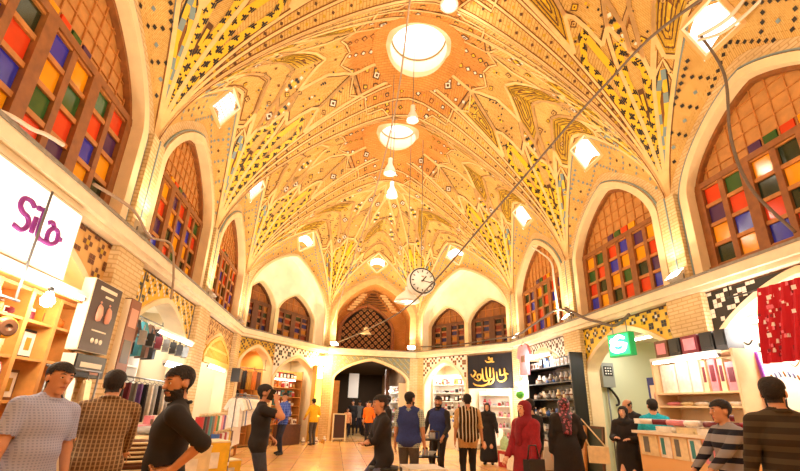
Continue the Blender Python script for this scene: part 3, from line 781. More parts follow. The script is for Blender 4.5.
# ---------------------------------------------------------------- people: one continuous body surface, clothes and hair laid over it
V3 = lambda *a: np.array(a, float)
def smin(a, b, k):
    h = np.clip(.5 + .5*(b - a)/k, 0, 1); return b + (a - b)*h - k*h*(1 - h)
class Field:
    def __init__(s, lo, hi, vox):
        s.lo = np.array(lo, float); s.vox = vox; s.n = (np.ceil((np.array(hi) - s.lo)/vox).astype(int) + 1)
        s.f = np.full(s.n, 1e3, np.float32); s.g = np.full(s.n, -1, np.int8); s.raw = np.full(s.n, 1e3, np.float32)
    def sub(s, lo, hi):
        a = np.clip(np.floor((lo - s.lo)/s.vox).astype(int), 0, s.n - 1); b = np.clip(np.ceil((hi - s.lo)/s.vox).astype(int) + 1, 1, s.n)
        sl = tuple(slice(i, j) for i, j in zip(a, b))
        X = [s.lo[k] + s.vox*np.arange(a[k], b[k], dtype=np.float32) for k in range(3)]
        return sl, X[0][:, None, None], X[1][None, :, None], X[2][None, None, :]
    def put(s, sl, d, g, k):
        s.f[sl] = smin(s.f[sl], d, k) if k > 0 else np.minimum(s.f[sl], d)
        m = d < s.raw[sl]; s.raw[sl] = np.where(m, d, s.raw[sl]); s.g[sl] = np.where(m, g, s.g[sl])
    def cap(s, a, b, ra, rb, g, k=.03, flat=None):
        a, b = np.array(a, float), np.array(b, float); R = max(ra, rb) + .07
        sl, X, Y, Z = s.sub(np.minimum(a, b) - R, np.maximum(a, b) + R)
        d = b - a; L = max(1e-9, d @ d)
        t = np.clip(((X - a[0])*d[0] + (Y - a[1])*d[1] + (Z - a[2])*d[2])/L, 0, 1)
        D = np.sqrt((X - a[0] - d[0]*t)**2 + (Y - a[1] - d[1]*t)**2 + (Z - a[2] - d[2]*t)**2) - (ra + (rb - ra)*t)
        s.put(sl, D, g, k)
    def ell(s, c, r, g, k=.03, R=None):
        c, r = np.array(c, float), np.array(r, float); e = r.max() + .07
        sl, X, Y, Z = s.sub(c - e, c + e); X, Y, Z = X - c[0], Y - c[1], Z - c[2]
        if R is not None: X, Y, Z = R[0][0]*X + R[1][0]*Y + R[2][0]*Z, R[0][1]*X + R[1][1]*Y + R[2][1]*Z, R[0][2]*X + R[1][2]*Y + R[2][2]*Z
        q = np.sqrt((X/r[0])**2 + (Y/r[1])**2 + (Z/r[2])**2); q2 = np.sqrt((X/r[0]**2)**2 + (Y/r[1]**2)**2 + (Z/r[2]**2)**2) + 1e-6
        s.put(sl, q*(q - 1)/q2, g, k)
    def nets(s):
        f = s.f; ins = f < 0; n = f.shape
        c = np.zeros((n[0]-1, n[1]-1, n[2]-1), np.int8)
        for i in (0, 1):
            for j in (0, 1):
                for k in (0, 1): c += ins[i:n[0]-1+i, j:n[1]-1+j, k:n[2]-1+k]
        act = (c > 0) & (c < 8); idx = np.full(c.shape, -1, int); I = np.argwhere(act); idx[act] = np.arange(len(I))
        acc = np.zeros((len(I), 3)); cnt = np.zeros(len(I))
        cor = [(i, j, k) for i in (0, 1) for j in (0, 1) for k in (0, 1)]
        F = {o: f[I[:, 0]+o[0], I[:, 1]+o[1], I[:, 2]+o[2]] for o in cor}
        for a in cor:
            for ax in range(3):
                if a[ax]: continue
                b = list(a); b[ax] = 1; b = tuple(b); fa, fb = F[a], F[b]; m = (fa < 0) != (fb < 0)
                t = np.where(m, fa/np.where(m, fa - fb, 1), 0); P = np.tile(np.array(a, float), (len(I), 1)); P[:, ax] += t
                acc[m] += P[m]; cnt[m] += 1
        V = s.lo + s.vox*(I + acc/cnt[:, None])
        fs = []
        for ax in range(3):
            u, w_ = [(1, 2), (2, 0), (0, 1)][ax]
            sl0 = [slice(None)]*3; sl1 = [slice(None)]*3; sl0[ax] = slice(0, -1); sl1[ax] = slice(1, None)
            a, b = ins[tuple(sl0)], ins[tuple(sl1)]; E = np.argwhere(a != b)
            ok = (E[:, u] > 0) & (E[:, w_] > 0) & (E[:, u] < n[u]-1) & (E[:, w_] < n[w_]-1); E = E[ok]
            if not len(E): continue
            o = a[tuple(E.T)]
            def at(du, dw):
                Q = E.copy(); Q[:, u] -= du; Q[:, w_] -= dw; return idx[tuple(Q.T)]
            q = np.stack([at(1, 1), at(0, 1), at(0, 0), at(1, 0)], 1); q[~o] = q[~o][:, ::-1]; fs.append(q)
        Fc = np.concatenate(fs) if fs else np.zeros((0, 4), int); Fc = Fc[(Fc >= 0).all(1)]
        gi = np.clip(np.round((V - s.lo)/s.vox).astype(int), 0, s.n - 1)
        return V, Fc, s.g[tuple(gi.T)]
def np_mesh(name, V, F, m, parent=None, smooth=True):
    me = bpy.data.meshes.new(name); used = np.unique(F); mp = np.full(len(V), -1); mp[used] = np.arange(len(used))
    me.from_pydata(V[used].tolist(), [], mp[F].tolist()); me.materials.append(m)
    me.polygons.foreach_set('use_smooth', [smooth]*len(me.polygons)); me.update()
    o = bpy.data.objects.new(name, me); COL.objects.link(o); o.parent = parent; return o
def normals(V, F):
    n = np.cross(V[F[:, 2]] - V[F[:, 0]], V[F[:, 3]] - V[F[:, 1]]); N = np.zeros_like(V)
    for k in range(4): np.add.at(N, F[:, k], n)
    return N/(np.linalg.norm(N, axis=1)[:, None] + 1e-9)
def ik(a, t, l1, l2, pole):
    d = t - a; L = min(np.linalg.norm(d), (l1 + l2)*.999); d = d/(np.linalg.norm(d) + 1e-9); t = a + d*L
    x = (l1*l1 - l2*l2 + L*L)/(2*L); h = math.sqrt(max(0, l1*l1 - x*x)); p = np.array(pole, float); p = p - d*(p @ d); p /= np.linalg.norm(p) + 1e-9
    return a + d*x + p*h, t
def rot(ax, an):
    return np.array(Matrix.Rotation(an, 3, ax))
def stripe_mat(name, c1, c2, fz=0, fx=0, dz=.5, dx=.5, c3=None, rough=.85):
    """woven cloth: bands along z and, for a plaid, along x too"""
    if name in MATS: return MATS[name]
    m = bpy.data.materials.new(name); m.use_nodes = True; MATS[name] = m; nt = m.node_tree; b = nt.nodes['Principled BSDF']; b.inputs['Roughness'].default_value = rough; b.inputs['Specular IOR Level'].default_value = .2
    tc = nt.nodes.new('ShaderNodeTexCoord'); sp = nt.nodes.new('ShaderNodeSeparateXYZ'); nt.links.new(tc.outputs['Object'], sp.inputs[0])
    def band(sock, f, d):
        a = nt.nodes.new('ShaderNodeMath'); a.operation = 'MULTIPLY'; a.inputs[1].default_value = f; nt.links.new(sock, a.inputs[0])
        c = nt.nodes.new('ShaderNodeMath'); c.operation = 'FRACT'; nt.links.new(a.outputs[0], c.inputs[0])
        e = nt.nodes.new('ShaderNodeMath'); e.operation = 'LESS_THAN'; e.inputs[1].default_value = d; nt.links.new(c.outputs[0], e.inputs[0]); return e.outputs[0]
    def mix(fac, A, B):
        x = nt.nodes.new('ShaderNodeMix'); x.data_type = 'RGBA'
        (nt.links.new(fac, x.inputs['Factor']) if not isinstance(fac, float) else None)
        for s_, v in (('A', A), ('B', B)):
            if isinstance(v, str): x.inputs[s_].default_value = (*lin(v), 1)
            else: nt.links.new(v, x.inputs[s_])
        return x.outputs['Result']
    out = None
    if fz: out = mix(band(sp.outputs[2], fz, dz), c1, c2)
    if fx:
        out = mix(band(sp.outputs[0], fx, dx), out if out is not None else c1, c3 or c2)
    nt.links.new(out, b.inputs['Base Color']); return m
SKIN = mat('skin', '#c98e68', .55, .05, 20); SKINP = mat('skin_pale', '#dca886', .55, .05, 20)
HAIRM = mat('dark_hair', '#1c1410', .75, .3, 60, bump=.6); EYEW = mat('eye_white', '#e8e0d8', .3); IRIS = mat('iris', '#20140c', .2); LIPM = mat('lips', '#a85c4c', .5)
SHOE = mat('black_shoe', '#16120f', .4)
def person(label, loc, rz, H=1.65, vox=.016, wrL=None, wrR=None, poleL=(-.4, -.6, -.3), poleR=(.4, -.6, -.3), ankL=None, ankR=None, hip=(0, 0, .93), lean=0., side=0., headyaw=0., headpitch=0.,
           skin=SKIN, top=None, sleeve=.0, hem=.84, legs=None, hair='short', beard=0, robe=None, robe_m=None, scarf=None, scarf_m=None, vest=None, cap=None, fat=1., handdirL=None, handdirR=None, curl=.5, collar=None, group=None, barefeet=False, kneeL=(0, 1, 0), kneeR=(0, 1, 0)):
    """sleeve: share of the forearm that is covered (negative: the bare share of the upper arm)"""
    s = H/1.75; root = thing('person', label, 'person', loc, rz, group)
    hip = V3(*hip); T = rot('X', -lean) @ rot('Y', side)
    sp = lambda x, y, z: hip + T @ V3(x, y, z - .93)
    shL, shR = sp(-.178*fat**.5, -.005, 1.395), sp(.178*fat**.5, -.005, 1.395); nk = sp(0, -.012, 1.47)
    HR = T @ rot('Z', headyaw) @ rot('X', headpitch) if abs(lean) < .01 else rot('X', -lean*.35) @ rot('Z', headyaw) @ rot('X', headpitch)
    hc = nk + (T @ V3(0, .01, .075)) + HR @ V3(0, .012, .075)     # head centre
    hp = lambda x, y, z: hc + HR @ V3(x, y, z)
    wrL = V3(*(wrL or (-.25, .06, .87))); wrR = V3(*(wrR or (.25, .06, .87)))
    elL, wrL = ik(shL, wrL, .285, .25, poleL); elR, wrR = ik(shR, wrR, .285, .25, poleR)
    ankL = V3(*(ankL or (-.10, 0, .08))); ankR = V3(*(ankR or (.10, .03, .08)))
    hjL, hjR = hip + (T @ V3(-.09, 0, -.02)), hip + (T @ V3(.09, 0, -.02))
    knL, ankL = ik(hjL, ankL, .43, .425, kneeL); knR, ankR = ik(hjR, ankR, .43, .425, kneeR)
    pts = np.array([hip, shL, shR, elL, elR, wrL, wrR, knL, knR, ankL, ankR, hc])
    F = Field(pts.min(0) - .28, pts.max(0) + .28, vox/s)
    f2 = fat
    # trunk
    F.ell(sp(0, .0, .955), (.165*f2, .118*f2, .125), 1, .05, T); F.ell(sp(0, .012*f2, 1.09), (.142*f2, .105*f2**1.6, .13), 1, .06, T)
    F.ell(sp(0, .0, 1.27), (.165*f2, .118*f2, .17), 1, .06, T); F.cap(sp(-.115, -.01, 1.385), sp(.115, -.01, 1.385), .062, .062, 1, .05)
    for x_ in (-1, 1): F.cap(sp(x_*.03, -.015, 1.465), sp(x_*.15, -.01, 1.405), .045, .048, 1, .04)
    F.cap(sp(0, -.015, 1.40), nk + (hc - nk)*.45, .058, .053, 0, .03)
    # head
    F.ell(hp(0, -.012, .035), (.078, .098, .088), 0, .02, HR); F.ell(hp(0, .022, -.045), (.058, .07, .072), 0, .03, HR); F.ell(hp(0, .05, .02), (.062, .045, .06), 0, .03, HR)
    F.cap(hp(0, .094, .012), hp(0, .113, -.022), .010, .016, 0, .014); F.cap(hp(-.032, .083, .03), hp(.032, .083, .03), .012, .012, 0, .02)
    for x in (-1, 1): F.ell(hp(x*.079, -.008, -.005), (.011, .024, .032), 0, .012, HR)
    F.ell(hp(0, .082, -.062), (.026, .014, .012), 0, .014, HR); F.ell(hp(0, .07, -.105), (.022, .02, .018), 0, .02, HR)
    # arms and hands
    for sgn, sh, el, wr, hd in ((-1, shL, elL, wrL, handdirL), (1, shR, elR, wrR, handdirR)):
        F.cap(sh, el, .054*f2**.5, .041, 2, .035); F.cap(el, wr, .041, .027, 3, .025)
        d = V3(*hd) if hd is not None else wr - el
        d = d/np.linalg.norm(d)
        side_v = np.cross(d, V3(0, 0, 1) if abs(d[2]) < .8 else V3(0, 1, 0)*1.0); side_v /= np.linalg.norm(side_v) + 1e-9
        if abs(d[2]) >= .8: side_v = V3(0, 1, 0) - d*d[1]; side_v /= np.linalg.norm(side_v)
        pn = np.cross(side_v, d)                 # palm normal, turned towards the body
        if pn @ (hip + V3(0, 0, .1) - wr) < 0: pn = -pn
        thumb_s = side_v if side_v[1] > 0 or abs(d[2]) < .8 else -side_v
        fr = max(.0085, vox*.62/s)
        for o in (-.022, 0, .022): F.cap(wr + d*.012 + side_v*o*.7, wr + d*.085 + side_v*o, .015, .013, 4, .015)
        for o, L in ((-.032, .062), (-.011, .078), (.011, .083), (.032, .072)):
            L = L if side_v @ thumb_s > 0 else {.062: .072, .078: .083, .083: .078, .072: .062}[L]
            k0 = wr + d*.088 + side_v*o; c1 = d*math.cos(curl*.6) + pn*math.sin(curl*.6); k1 = k0 + c1*L*.52 + side_v*o*.12
            c2 = d*math.cos(curl*1.5) + pn*math.sin(curl*1.5); k2 = k1 + c2*L*.48
            F.cap(k0, k1, fr, fr*.95, 4, .006); F.cap(k1, k2, fr*.95, fr*.8, 4, .004)
        t0 = wr + d*.025 + thumb_s*.026; t1 = t0 + (d*.7 + thumb_s*.55 + pn*.3)*.045; t2 = t1 + (d*.9 + thumb_s*.15 + pn*.35)*.034
        F.cap(t0, t1, fr*1.25, fr*1.1, 4, .01); F.cap(t1, t2, fr*1.1, fr*.9, 4, .005)
    # legs and feet
    for hj, kn, an, sg in ((hjL, knL, ankL, -1), (hjR, knR, ankR, 1)):
        F.cap(hj, kn, .083*f2, .058, 5, .05); F.cap(kn, an, .056, .040, 5, .04)
        fd = V3(sg*.15, 1, 0)
        F.cap(an + V3(0, -.035, -.035), an + fd*.07 + V3(0, 0, -.045), .036, .034, 6, .03); F.cap(an + fd*.07 + V3(0, 0, -.045), an + fd*.145 + V3(0, 0, -.052), .034, .027, 6, .02)
    V, Fc, G = F.nets(); N = normals(V, Fc)
    Vw = V*s; 
    body = np_mesh('body', Vw, Fc, skin, root)
    FG = np.array([np.bincount(np.maximum(G[q], 0), minlength=8).argmax() for q in Fc]); FCn = V[Fc].mean(1)
    def cover(name, mask, off, m):
        if mask.sum() < 3: return None
        D = off if not callable(off) else off(V)
        return np_mesh(name, (V + N*np.asarray(D).reshape(-1, 1) if np.ndim(D) else V + N*D)*s, Fc[mask], m, root)
    tz = (FCn - hip) @ T[:, 2] + .93                       # height along the trunk
    L5 = FG == 5
    armfrac = np.zeros(len(FCn))
    for sh, el, wr in ((shL, elL, wrL), (shR, elR, wrR)):
        pass
    top_mask = np.zeros(len(FCn), bool)
    if top is not None:
        top_mask = ((FG == 1) & (tz > hem)) | (L5 & (tz > hem) & (FCn[:, 2] > hip[2] - .25))
        for sh, el, wr, sx in ((shL, elL, wrL, -1), (shR, elR, wrR, 1)):
            du, df = el - sh, wr - el; near = ((FCn - (sh + el + wr)/3) @ V3(1, 0, 0)) * sx
            tu = (FCn - sh) @ du/(du @ du); tf = (FCn - el) @ df/(df @ df)
            du_ = np.linalg.norm(FCn - sh - np.clip(tu, 0, 1)[:, None]*du, axis=1); df_ = np.linalg.norm(FCn - el - np.clip(tf, 0, 1)[:, None]*df, axis=1)
            if sleeve >= 0: top_mask |= ((FG == 2) & (du_ < .09)) | ((FG == 3) & (df_ < .08) & (tf < sleeve))
            else: top_mask |= (FG == 2) & (du_ < .09) & (tu < 1 + sleeve)
        top_mask |= (FG == 0) & (tz < 1.475)
        cover('shirt', top_mask, .013, top)
    if vest is not None:
        cover('vest', ((FG == 1) & (tz > .86)) & ~(np.abs((FCn - hip) @ T[:, 0]) > .185*fat), .028, vest)
    if collar is not None:
        cm = MB()
        ring = [nk + T @ V3(.075*math.cos(a), .072*math.sin(a) - .005, .005 + .012*math.sin(a)*-1) for a in [2*PI*i/16 for i in range(16)]]
        cm.tube([Vector(p*s) for p in ring], .016*s, collar, 6, closed=True); cm.build('collar', root)
    if legs is not None and robe != 'chador': cover('trousers', (L5 | ((FG == 1) & (tz < hem + .05))) & ~((FG == 5) & (FCn[:, 2] < .07)), .009, legs)
    if not barefeet: cover('shoes', FG == 6, .008, SHOE)
    hl = (FCn - hc) @ HR; hm = FG == 0; x, y, z = hl[:, 0], hl[:, 1], hl[:, 2]
    ear = (np.abs(x) > .076) & (z < .03) & (z > -.05) & (np.abs(y + .008) < .03)
    if hair in ('short', 'side', 'bald_ring') and scarf is None:
        lim = np.where(y > .04, .055 - .012*np.clip(1 - np.abs(x)/.05, 0, 1), np.where(y > .012, .012 + (y - .012)*1.35, np.where(y > -.03, -.03, -.075)))
        mk = hm & (z > lim) & ~ear & (np.abs(tz) > 0)
        if hair == 'bald_ring': mk = hm & (z > np.where(y > 0, .01, -.06)) & (z < .055) & (y < .05) & ~ear
        cover('hair', mk, (lambda V_: .006 + .015*np.clip((((V_ - hc) @ HR)[:, 2] - .02)/.075, 0, 1)) if hair != 'bald_ring' else .006, HAIRM)
    if beard:
        bk = hm & (z < -.035) & (z > -.125) & (y > -.005) & ~((np.abs(x) < .03) & (z > -.085) & (z < -.045) & (y > .05)) & ~((z > -.05) & (np.abs(x) < .045) & (y > .02))
        mu = hm & (np.abs(x) < .035) & (z < -.038) & (z > -.055) & (y > .07)
        cover('beard', bk | mu, .004 + .006*beard, HAIRM)
    # eyes, brows and mouth
    em = MB(); sm = Matrix(HR.tolist())
    for sx in (-1, 1):
        em.lathe([(0, -.011), (.008, -.008), (.012, 0), (.008, .008), (0, .011)], EYEW, Vector(hp(sx*.032, .083, .008)*s), 8)
        em.lathe([(0, -.006), (.006, -.003), (.006, .003), (0, .006)], IRIS, Vector(hp(sx*.032, .093, .008)*s), 8)
    eo = em.build('eyes', root)
    bm_ = MB()
    for sx in (-1, 1): bm_.tube([Vector(hp(sx*a, b, c)*s) for a, b, c in ((.014, .098, .031), (.032, .097, .037), (.05, .084, .032))], [.004, .0055, .003], HAIRM, 6)
    bm_.build('eyebrows', root)
    lm_ = MB(); lm_.tube([Vector(hp(a, b, c)*s) for a, b, c in ((-.022, .086, -.064), (0, .099, -.062), (.022, .086, -.064))], [.003, .0065, .003], LIPM, 6); lm_.build('lips', root)
    if cap is not None:
        cover('cap', hm & (z > .035), .014, cap)
    # robes, coats, scarves
    def drape(name, prims, m, cut=None, v=None):
        R = Field(pts.min(0) - .38, pts.max(0) + .38, v or vox/s*1.15)
        for p in prims:
            if p[0] == 'c': R.cap(p[1], p[2], p[3], p[4], 1, .06)
            else: R.ell(p[1], p[2], 1, .05, p[3] if len(p) > 3 else None)
        V2, F2, _ = R.nets()
        if cut is not None: F2 = F2[~cut(V2[F2].mean(1))]
        return np_mesh(name, V2*s, F2, m, root)
    if robe:
        zl = {'coat': .45, 'chador': .06, 'tunic': .62}[robe]
        pr = []
        n_ = 3 if robe != 'chador' else 4
        for sx in (-1, 1):
            pr.append(('c', hip + V3(sx*.09, 0, 0), V3(hip[0] + sx*.12, hip[1] + .01, zl + .09), .125*fat, .15 if robe == 'chador' else .13))
            for q, r_ in ((((shL, elL) if sx < 0 else (shR, elR)), (.075, .062)), (((elL, wrL) if sx < 0 else (elR, wrR)), (.062, .05))): pr.append(('c', q[0], q[0] + (q[1] - q[0])*.93, *r_))
        pr += [('c', hip + V3(0, 0, 0), V3(hip[0], hip[1] + .01, zl + .09), .13*fat, .15), ('e', sp(0, 0, 1.27), (.19*fat, .14*fat, .2), T), ('e', sp(0, .01, 1.02), (.18*fat, .145*fat, .2), T), ('c', sp(-.125, -.01, 1.4), sp(.125, -.01, 1.4), .09, .09)]
        drape('chador' if robe == 'chador' else ('coat' if robe == 'coat' else 'tunic'), pr, robe_m, cut=lambda C: (C[:, 2] < zl) | (np.linalg.norm(C - (nk + V3(0, .02, .06)), axis=1) < .075))
    if scarf:
        pr = [('e', hp(0, -.018, .03), (.097, .115, .105), HR), ('e', hp(0, .0, -.06), (.085, .09, .09), HR), ('c', nk + V3(0, 0, .03), sp(0, .02, 1.42), .085, .12), ('c', sp(-.12, .0, 1.41), sp(.12, .0, 1.41), .085, .085)]
        if scarf == 'long': pr += [('c', sp(0, .09, 1.4), sp(.02, .12, 1.15), .07, .06), ('c', sp(0, -.08, 1.4), sp(0, -.12, 1.2), .09, .07)]
        def cut(C):
            l = (C - hc) @ HR
            return (l[:, 1] > .03) & (np.sqrt((l[:, 0]/.062)**2 + ((l[:, 2] + .03)/.085)**2) < 1)
        drape('headscarf', pr, scarf_m, cut)
    return root
# ---------------------------------------------------------------- goods
def glow(name, hexc, st): return mat(name, hexc, .5, emit=st)
M_TUBE = glow('lit_tube', '#fff6e6', 14); M_BULB = glow('lit_bulb', '#fff0d4', 30); M_SODIUM = glow('lit_sodium', '#ffd9a0', 40)
M_WHITE = mat('white_enamel', '#f0ece4', .35); M_GREY = mat('grey_metal', '#7c7c7c', .4, metal=.6); M_BLACK = mat('black_plastic', '#181614', .4); M_CARD = mat('kraft_card', '#b08850', .8)
PAL = {'white': '#efe8dc', 'cream': '#e8d4a8', 'black': '#1c1a1a', 'red': '#b02428', 'pink': '#e08a98', 'blue': '#3a62a8', 'teal': '#3a8c90', 'green': '#4c8c44', 'yellow': '#e8b828', 'brown': '#6a4024', 'orange': '#dc7a28', 'silver': '#a8a8a8', 'violet': '#6a4488', 'grey': '#70706e', 'maroon': '#6c1428', 'gold': '#b88a30'}
def pm(c, r=.45): return mat('paint_' + c, PAL[c], r, .12, 14)
PROTO = {}
def proto(kind, c):
    if (kind, c) in PROTO: return PROTO[(kind, c)]
    mb = MB(); m = pm(c); d = pm('white' if c in ('black', 'red', 'blue', 'brown', 'green', 'violet', 'maroon') else 'brown')
    if kind == 'bottle':
        mb.lathe([(.001, 0), (.034, 0), (.038, .02), (.038, .13), (.03, .16), (.013, .18), (.013, .2)], m, n=10); mb.lathe([(.017, .195), (.017, .235), (.001, .238)], d, n=10); mb.lathe([(.0385, .04), (.0385, .11)], d, n=10)
    elif kind == 'jar':
        mb.lathe([(.001, 0), (.05, 0), (.058, .03), (.056, .11), (.045, .125)], m, n=12); mb.lathe([(.05, .122), (.05, .15), (.02, .158), (.012, .175), (.001, .18)], d, n=12)
    elif kind == 'carton':
        mb.box((0, 0, .09), (.13, .09, .18), m); mb.box((0, 0, .09), (.095, .093, .1), d); mb.box((0, 0, .182), (.134, .094, .012), m)
    elif kind == 'tall_carton':
        mb.box((0, 0, .14), (.16, .08, .28), m); mb.box((0, 0, .17), (.11, .083, .13), d); mb.box((0, 0, .282), (.164, .084, .01), m)
    elif kind == 'cup':
        mb.lathe([(.001, 0), (.032, 0), (.036, .01), (.045, .085), (.041, .083), (.03, .015), (.001, .012)], m, n=12); mb.tube([(.043, 0, .07), (.07, 0, .065), (.068, 0, .03), (.039, 0, .025)], .007, m, 6)
    elif kind == 'bowl':
        mb.lathe([(.001, .0), (.045, 0), (.045, .015), (.1, .075), (.095, .075), (.04, .02), (.001, .018)], m, n=14)
    elif kind == 'teapot':
        mb.lathe([(.001, 0), (.05, 0), (.085, .05), (.08, .09), (.045, .125), (.05, .13), (.02, .145), (.012, .165), (.001, .17)], m, n=14); mb.tube([(.07, 0, .05), (.12, 0, .08), (.14, 0, .125)], [.018, .013, .009], m, 8); mb.tube([(-.07, 0, .1), (-.13, 0, .1), (-.125, 0, .04), (-.08, 0, .04)], .009, d, 6)
    elif kind == 'vase':
        mb.lathe([(.001, 0), (.04, 0), (.075, .09), (.07, .15), (.03, .21), (.045, .25), (.04, .25), (.02, .2)], m, n=14); mb.lathe([(.0765, .085), (.0765, .12)], d, n=14)
    elif kind == 'handbag':
        mb.box((0, 0, .11), (.28, .11, .22), m); mb.box((0, -.057, .15), (.26, .01, .11), pm(c, .3)); mb.box((0, -.064, .1), (.04, .01, .03), pm('gold'))
        mb.tube([(-.09, 0, .21), (-.07, 0, .32), (.07, 0, .32), (.09, 0, .21)], .01, m, 6)
    elif kind == 'packet':
        vs = []
        for i in range(9):
            for j in range(7):
                x, y = i/8*2 - 1, j/6*2 - 1; h = .035*((1 - x**4)*(1 - y**4))**.5; vs += [(x*.13, y*.09, .036 + h), (x*.13, y*.09, .036 - h)]
        fs = []
        for i in range(8):
            for j in range(6):
                a, b, e, f = [(p*7 + q)*2 for p, q in ((i, j), (i+1, j), (i+1, j+1), (i, j+1))]; fs += [(a, b, e, f), (a+1, f+1, e+1, b+1)]
        mb.mesh(vs, fs, m, True); mb.box((0, 0, .071), (.1, .07, .006), d)
    elif kind == 'folded_cloth':
        for k in range(3): mb.box((.004*(k % 2), .003*k, .014 + .026*k), (.3 - .004*k, .22, .024), m if k != 1 else pm(c, .9))
        mb.tube([(-.148, y, .04) for y in (-.11, 0, .11)], .038, m, 8)
    elif kind == 'book':
        mb.box((0, 0, .12), (.035, .17, .24), m); mb.box((.001, .004, .12), (.028, .172, .232), pm('cream')); mb.box((-.0, -.086, .17), (.03, .004, .04), d)
    elif kind == 'basket':
        mb.lathe([(.001, .0), (.2, 0), (.25, .16), (.245, .17), (.235, .16), (.19, .02), (.001, .02)], pm('brown', .8), n=20)
        for z in (.03, .075, .12, .165): mb.tube([((.205 + z*.3)*math.cos(a), (.205 + z*.3)*math.sin(a), z) for a in [2*PI*i/20 for i in range(20)]], .012, pm('cream' if z in (.075, .165) else c), 6, closed=True)
    elif kind == 'roll':
        mb.lathe([(.001, 0), (.055, 0), (.057, .02), (.055, 1.2), (.001, 1.2)], m, n=12); mb.lathe([(.02, 1.2), (.022, 1.24), (.001, 1.24)], pm('cream'), n=8)
        for z in (.15, .4, .65, .9): mb.lathe([(.0565, z), (.0585, z + .03), (.0565, z + .06)], d, n=12)
    elif kind == 'scarf':
        n = 8; vs = []
        for i in range(n + 1):
            x = (i/n - .5)*.22; y = .018*math.sin(i*1.7)
            for z in (0, -.25, -.62):
                k = 1 - .2*z; vs += [(x*k*.9, y*k - .006, z), (x*k*.9, y*k + .006, z)]
        fs = []
        for i in range(n):
            for z in range(2):
                a, b = i*6 + z*2, (i+1)*6 + z*2; fs += [(a, b, b+2, a+2), (a+1, a+3, b+3, b+1)]
        fs += [(i*6+4, (i+1)*6+4, (i+1)*6+5, i*6+5) for i in range(n)] + [(0, 2, 3, 1), (2, 4, 5, 3), (n*6, n*6+1, n*6+3, n*6+2), (n*6+2, n*6+3, n*6+5, n*6+4)]
        mb.mesh(vs, fs, m, True); mb.tube([(-.1, 0, .0), (0, 0, .045), (.1, 0, 0)], .006, M_GREY, 6); mb.tube([(0, 0, .045), (0, 0, .07), (.015, 0, .085), (.02, 0, .07)], .004, M_GREY, 6)
    elif kind == 'garment':
        prof = [(-.1, 0), (-.19, -.04), (-.3, -.26), (-.22, -.3), (-.16, -.2), (-.17, -.66), (.17, -.66), (.16, -.2), (.22, -.3), (.3, -.26), (.19, -.04), (.1, 0), (0, -.05)]
        k = len(prof); vs = [(x, -.03, z) for x, z in prof] + [(x, .03, z) for x, z in prof]
        mb.mesh(vs, [tuple(range(k)), tuple(range(k, 2*k))[::-1]] + [(i, (i+1) % k, k + (i+1) % k, k + i) for i in range(k)], m)
        mb.box((0, -.033, -.32), (.16, .006, .14), d); mb.tube([(-.12, 0, -.01), (0, 0, .05), (.12, 0, -.01)], .006, M_GREY, 6); mb.tube([(0, 0, .05), (0, 0, .085), (.02, 0, .09)], .004, M_GREY, 6)
    elif kind == 'pan':
        mb.lathe([(.001, 0), (.13, 0), (.15, .05), (.145, .05), (.125, .012), (.001, .01)], m, n=20); mb.lathe([(.12, -.004), (.1, -.005), (.001, -.003)], d, n=20); mb.beam((.14, 0, .04), (.34, 0, .06), .03, .018, M_BLACK)
    elif kind == 'frame':
        mb.box((0, 0, .16), (.24, .03, .32), m); mb.box((0, -.017, .16), (.18, .006, .26), d); mb.box((0, -.021, .16), (.08, .004, .14), pm('gold'))
    elif kind == 'plate':
        R = Matrix.Rotation(PI/2 - .2, 3, 'X'); mb.lathe([(.001, 0), (.06, 0), (.11, .02), (.108, .025), (.058, .008), (.001, .008)], m, (0, 0, .11), 16, M=R); mb.lathe([(.05, .0095), (.02, .0095)], d, (0, 0, .11), 16, M=R)
    me_o = mb.build(kind); me = me_o.data; bpy.data.objects.remove(me_o); PROTO[(kind, c)] = me
    return me
KNAME = {'tall_carton': 'carton', 'roll': 'fabric_roll', 'pan': 'frying_pan', 'frame': 'picture_frame', 'folded_cloth': 'folded_cloth', 'garment': 'hanging_shirt', 'scarf': 'hanging_scarf'}
KCAT = {'tall_carton': 'box', 'carton': 'box', 'roll': 'fabric roll', 'pan': 'pan', 'frame': 'picture frame', 'folded_cloth': 'cloth', 'garment': 'shirt', 'scarf': 'scarf', 'handbag': 'bag', 'packet': 'packet'}
KW = {'bottle': .1, 'jar': .14, 'carton': .16, 'tall_carton': .19, 'cup': .14, 'bowl': .22, 'teapot': .28, 'vase': .17, 'handbag': .32, 'packet': .28, 'folded_cloth': .34, 'book': .06, 'frame': .27, 'plate': .25, 'scarf': .2, 'garment': .2}
KH = {'bottle': .24, 'jar': .18, 'carton': .19, 'tall_carton': .29, 'cup': .09, 'bowl': .08, 'teapot': .17, 'vase': .25, 'handbag': .33, 'packet': .07, 'folded_cloth': .09, 'book': .24, 'frame': .32, 'plate': .22}
KTEXT = {'bottle': 'capped bottle', 'jar': 'lidded jar', 'carton': 'small carton', 'tall_carton': 'tall carton', 'cup': 'handled cup', 'bowl': 'open bowl', 'teapot': 'round teapot', 'vase': 'slim-necked vase', 'handbag': 'handbag', 'packet': 'plump packet', 'folded_cloth': 'folded cloth bundle', 'book': 'upright book', 'frame': 'framed picture', 'plate': 'plate set on edge', 'scarf': 'scarf', 'garment': 'shirt'}
def item(kind, c, loc, rz=0, label='', group=None, scale=None, rot_=None):
    o = bpy.data.objects.new(KNAME.get(kind, kind), proto(kind, c)); COL.objects.link(o); o.location = loc; o.rotation_euler = rot_ or (0, 0, rz)
    if scale: o.scale = (scale,)*3 if not isinstance(scale, tuple) else scale
    return tag(o, label, KCAT.get(kind, kind), group)
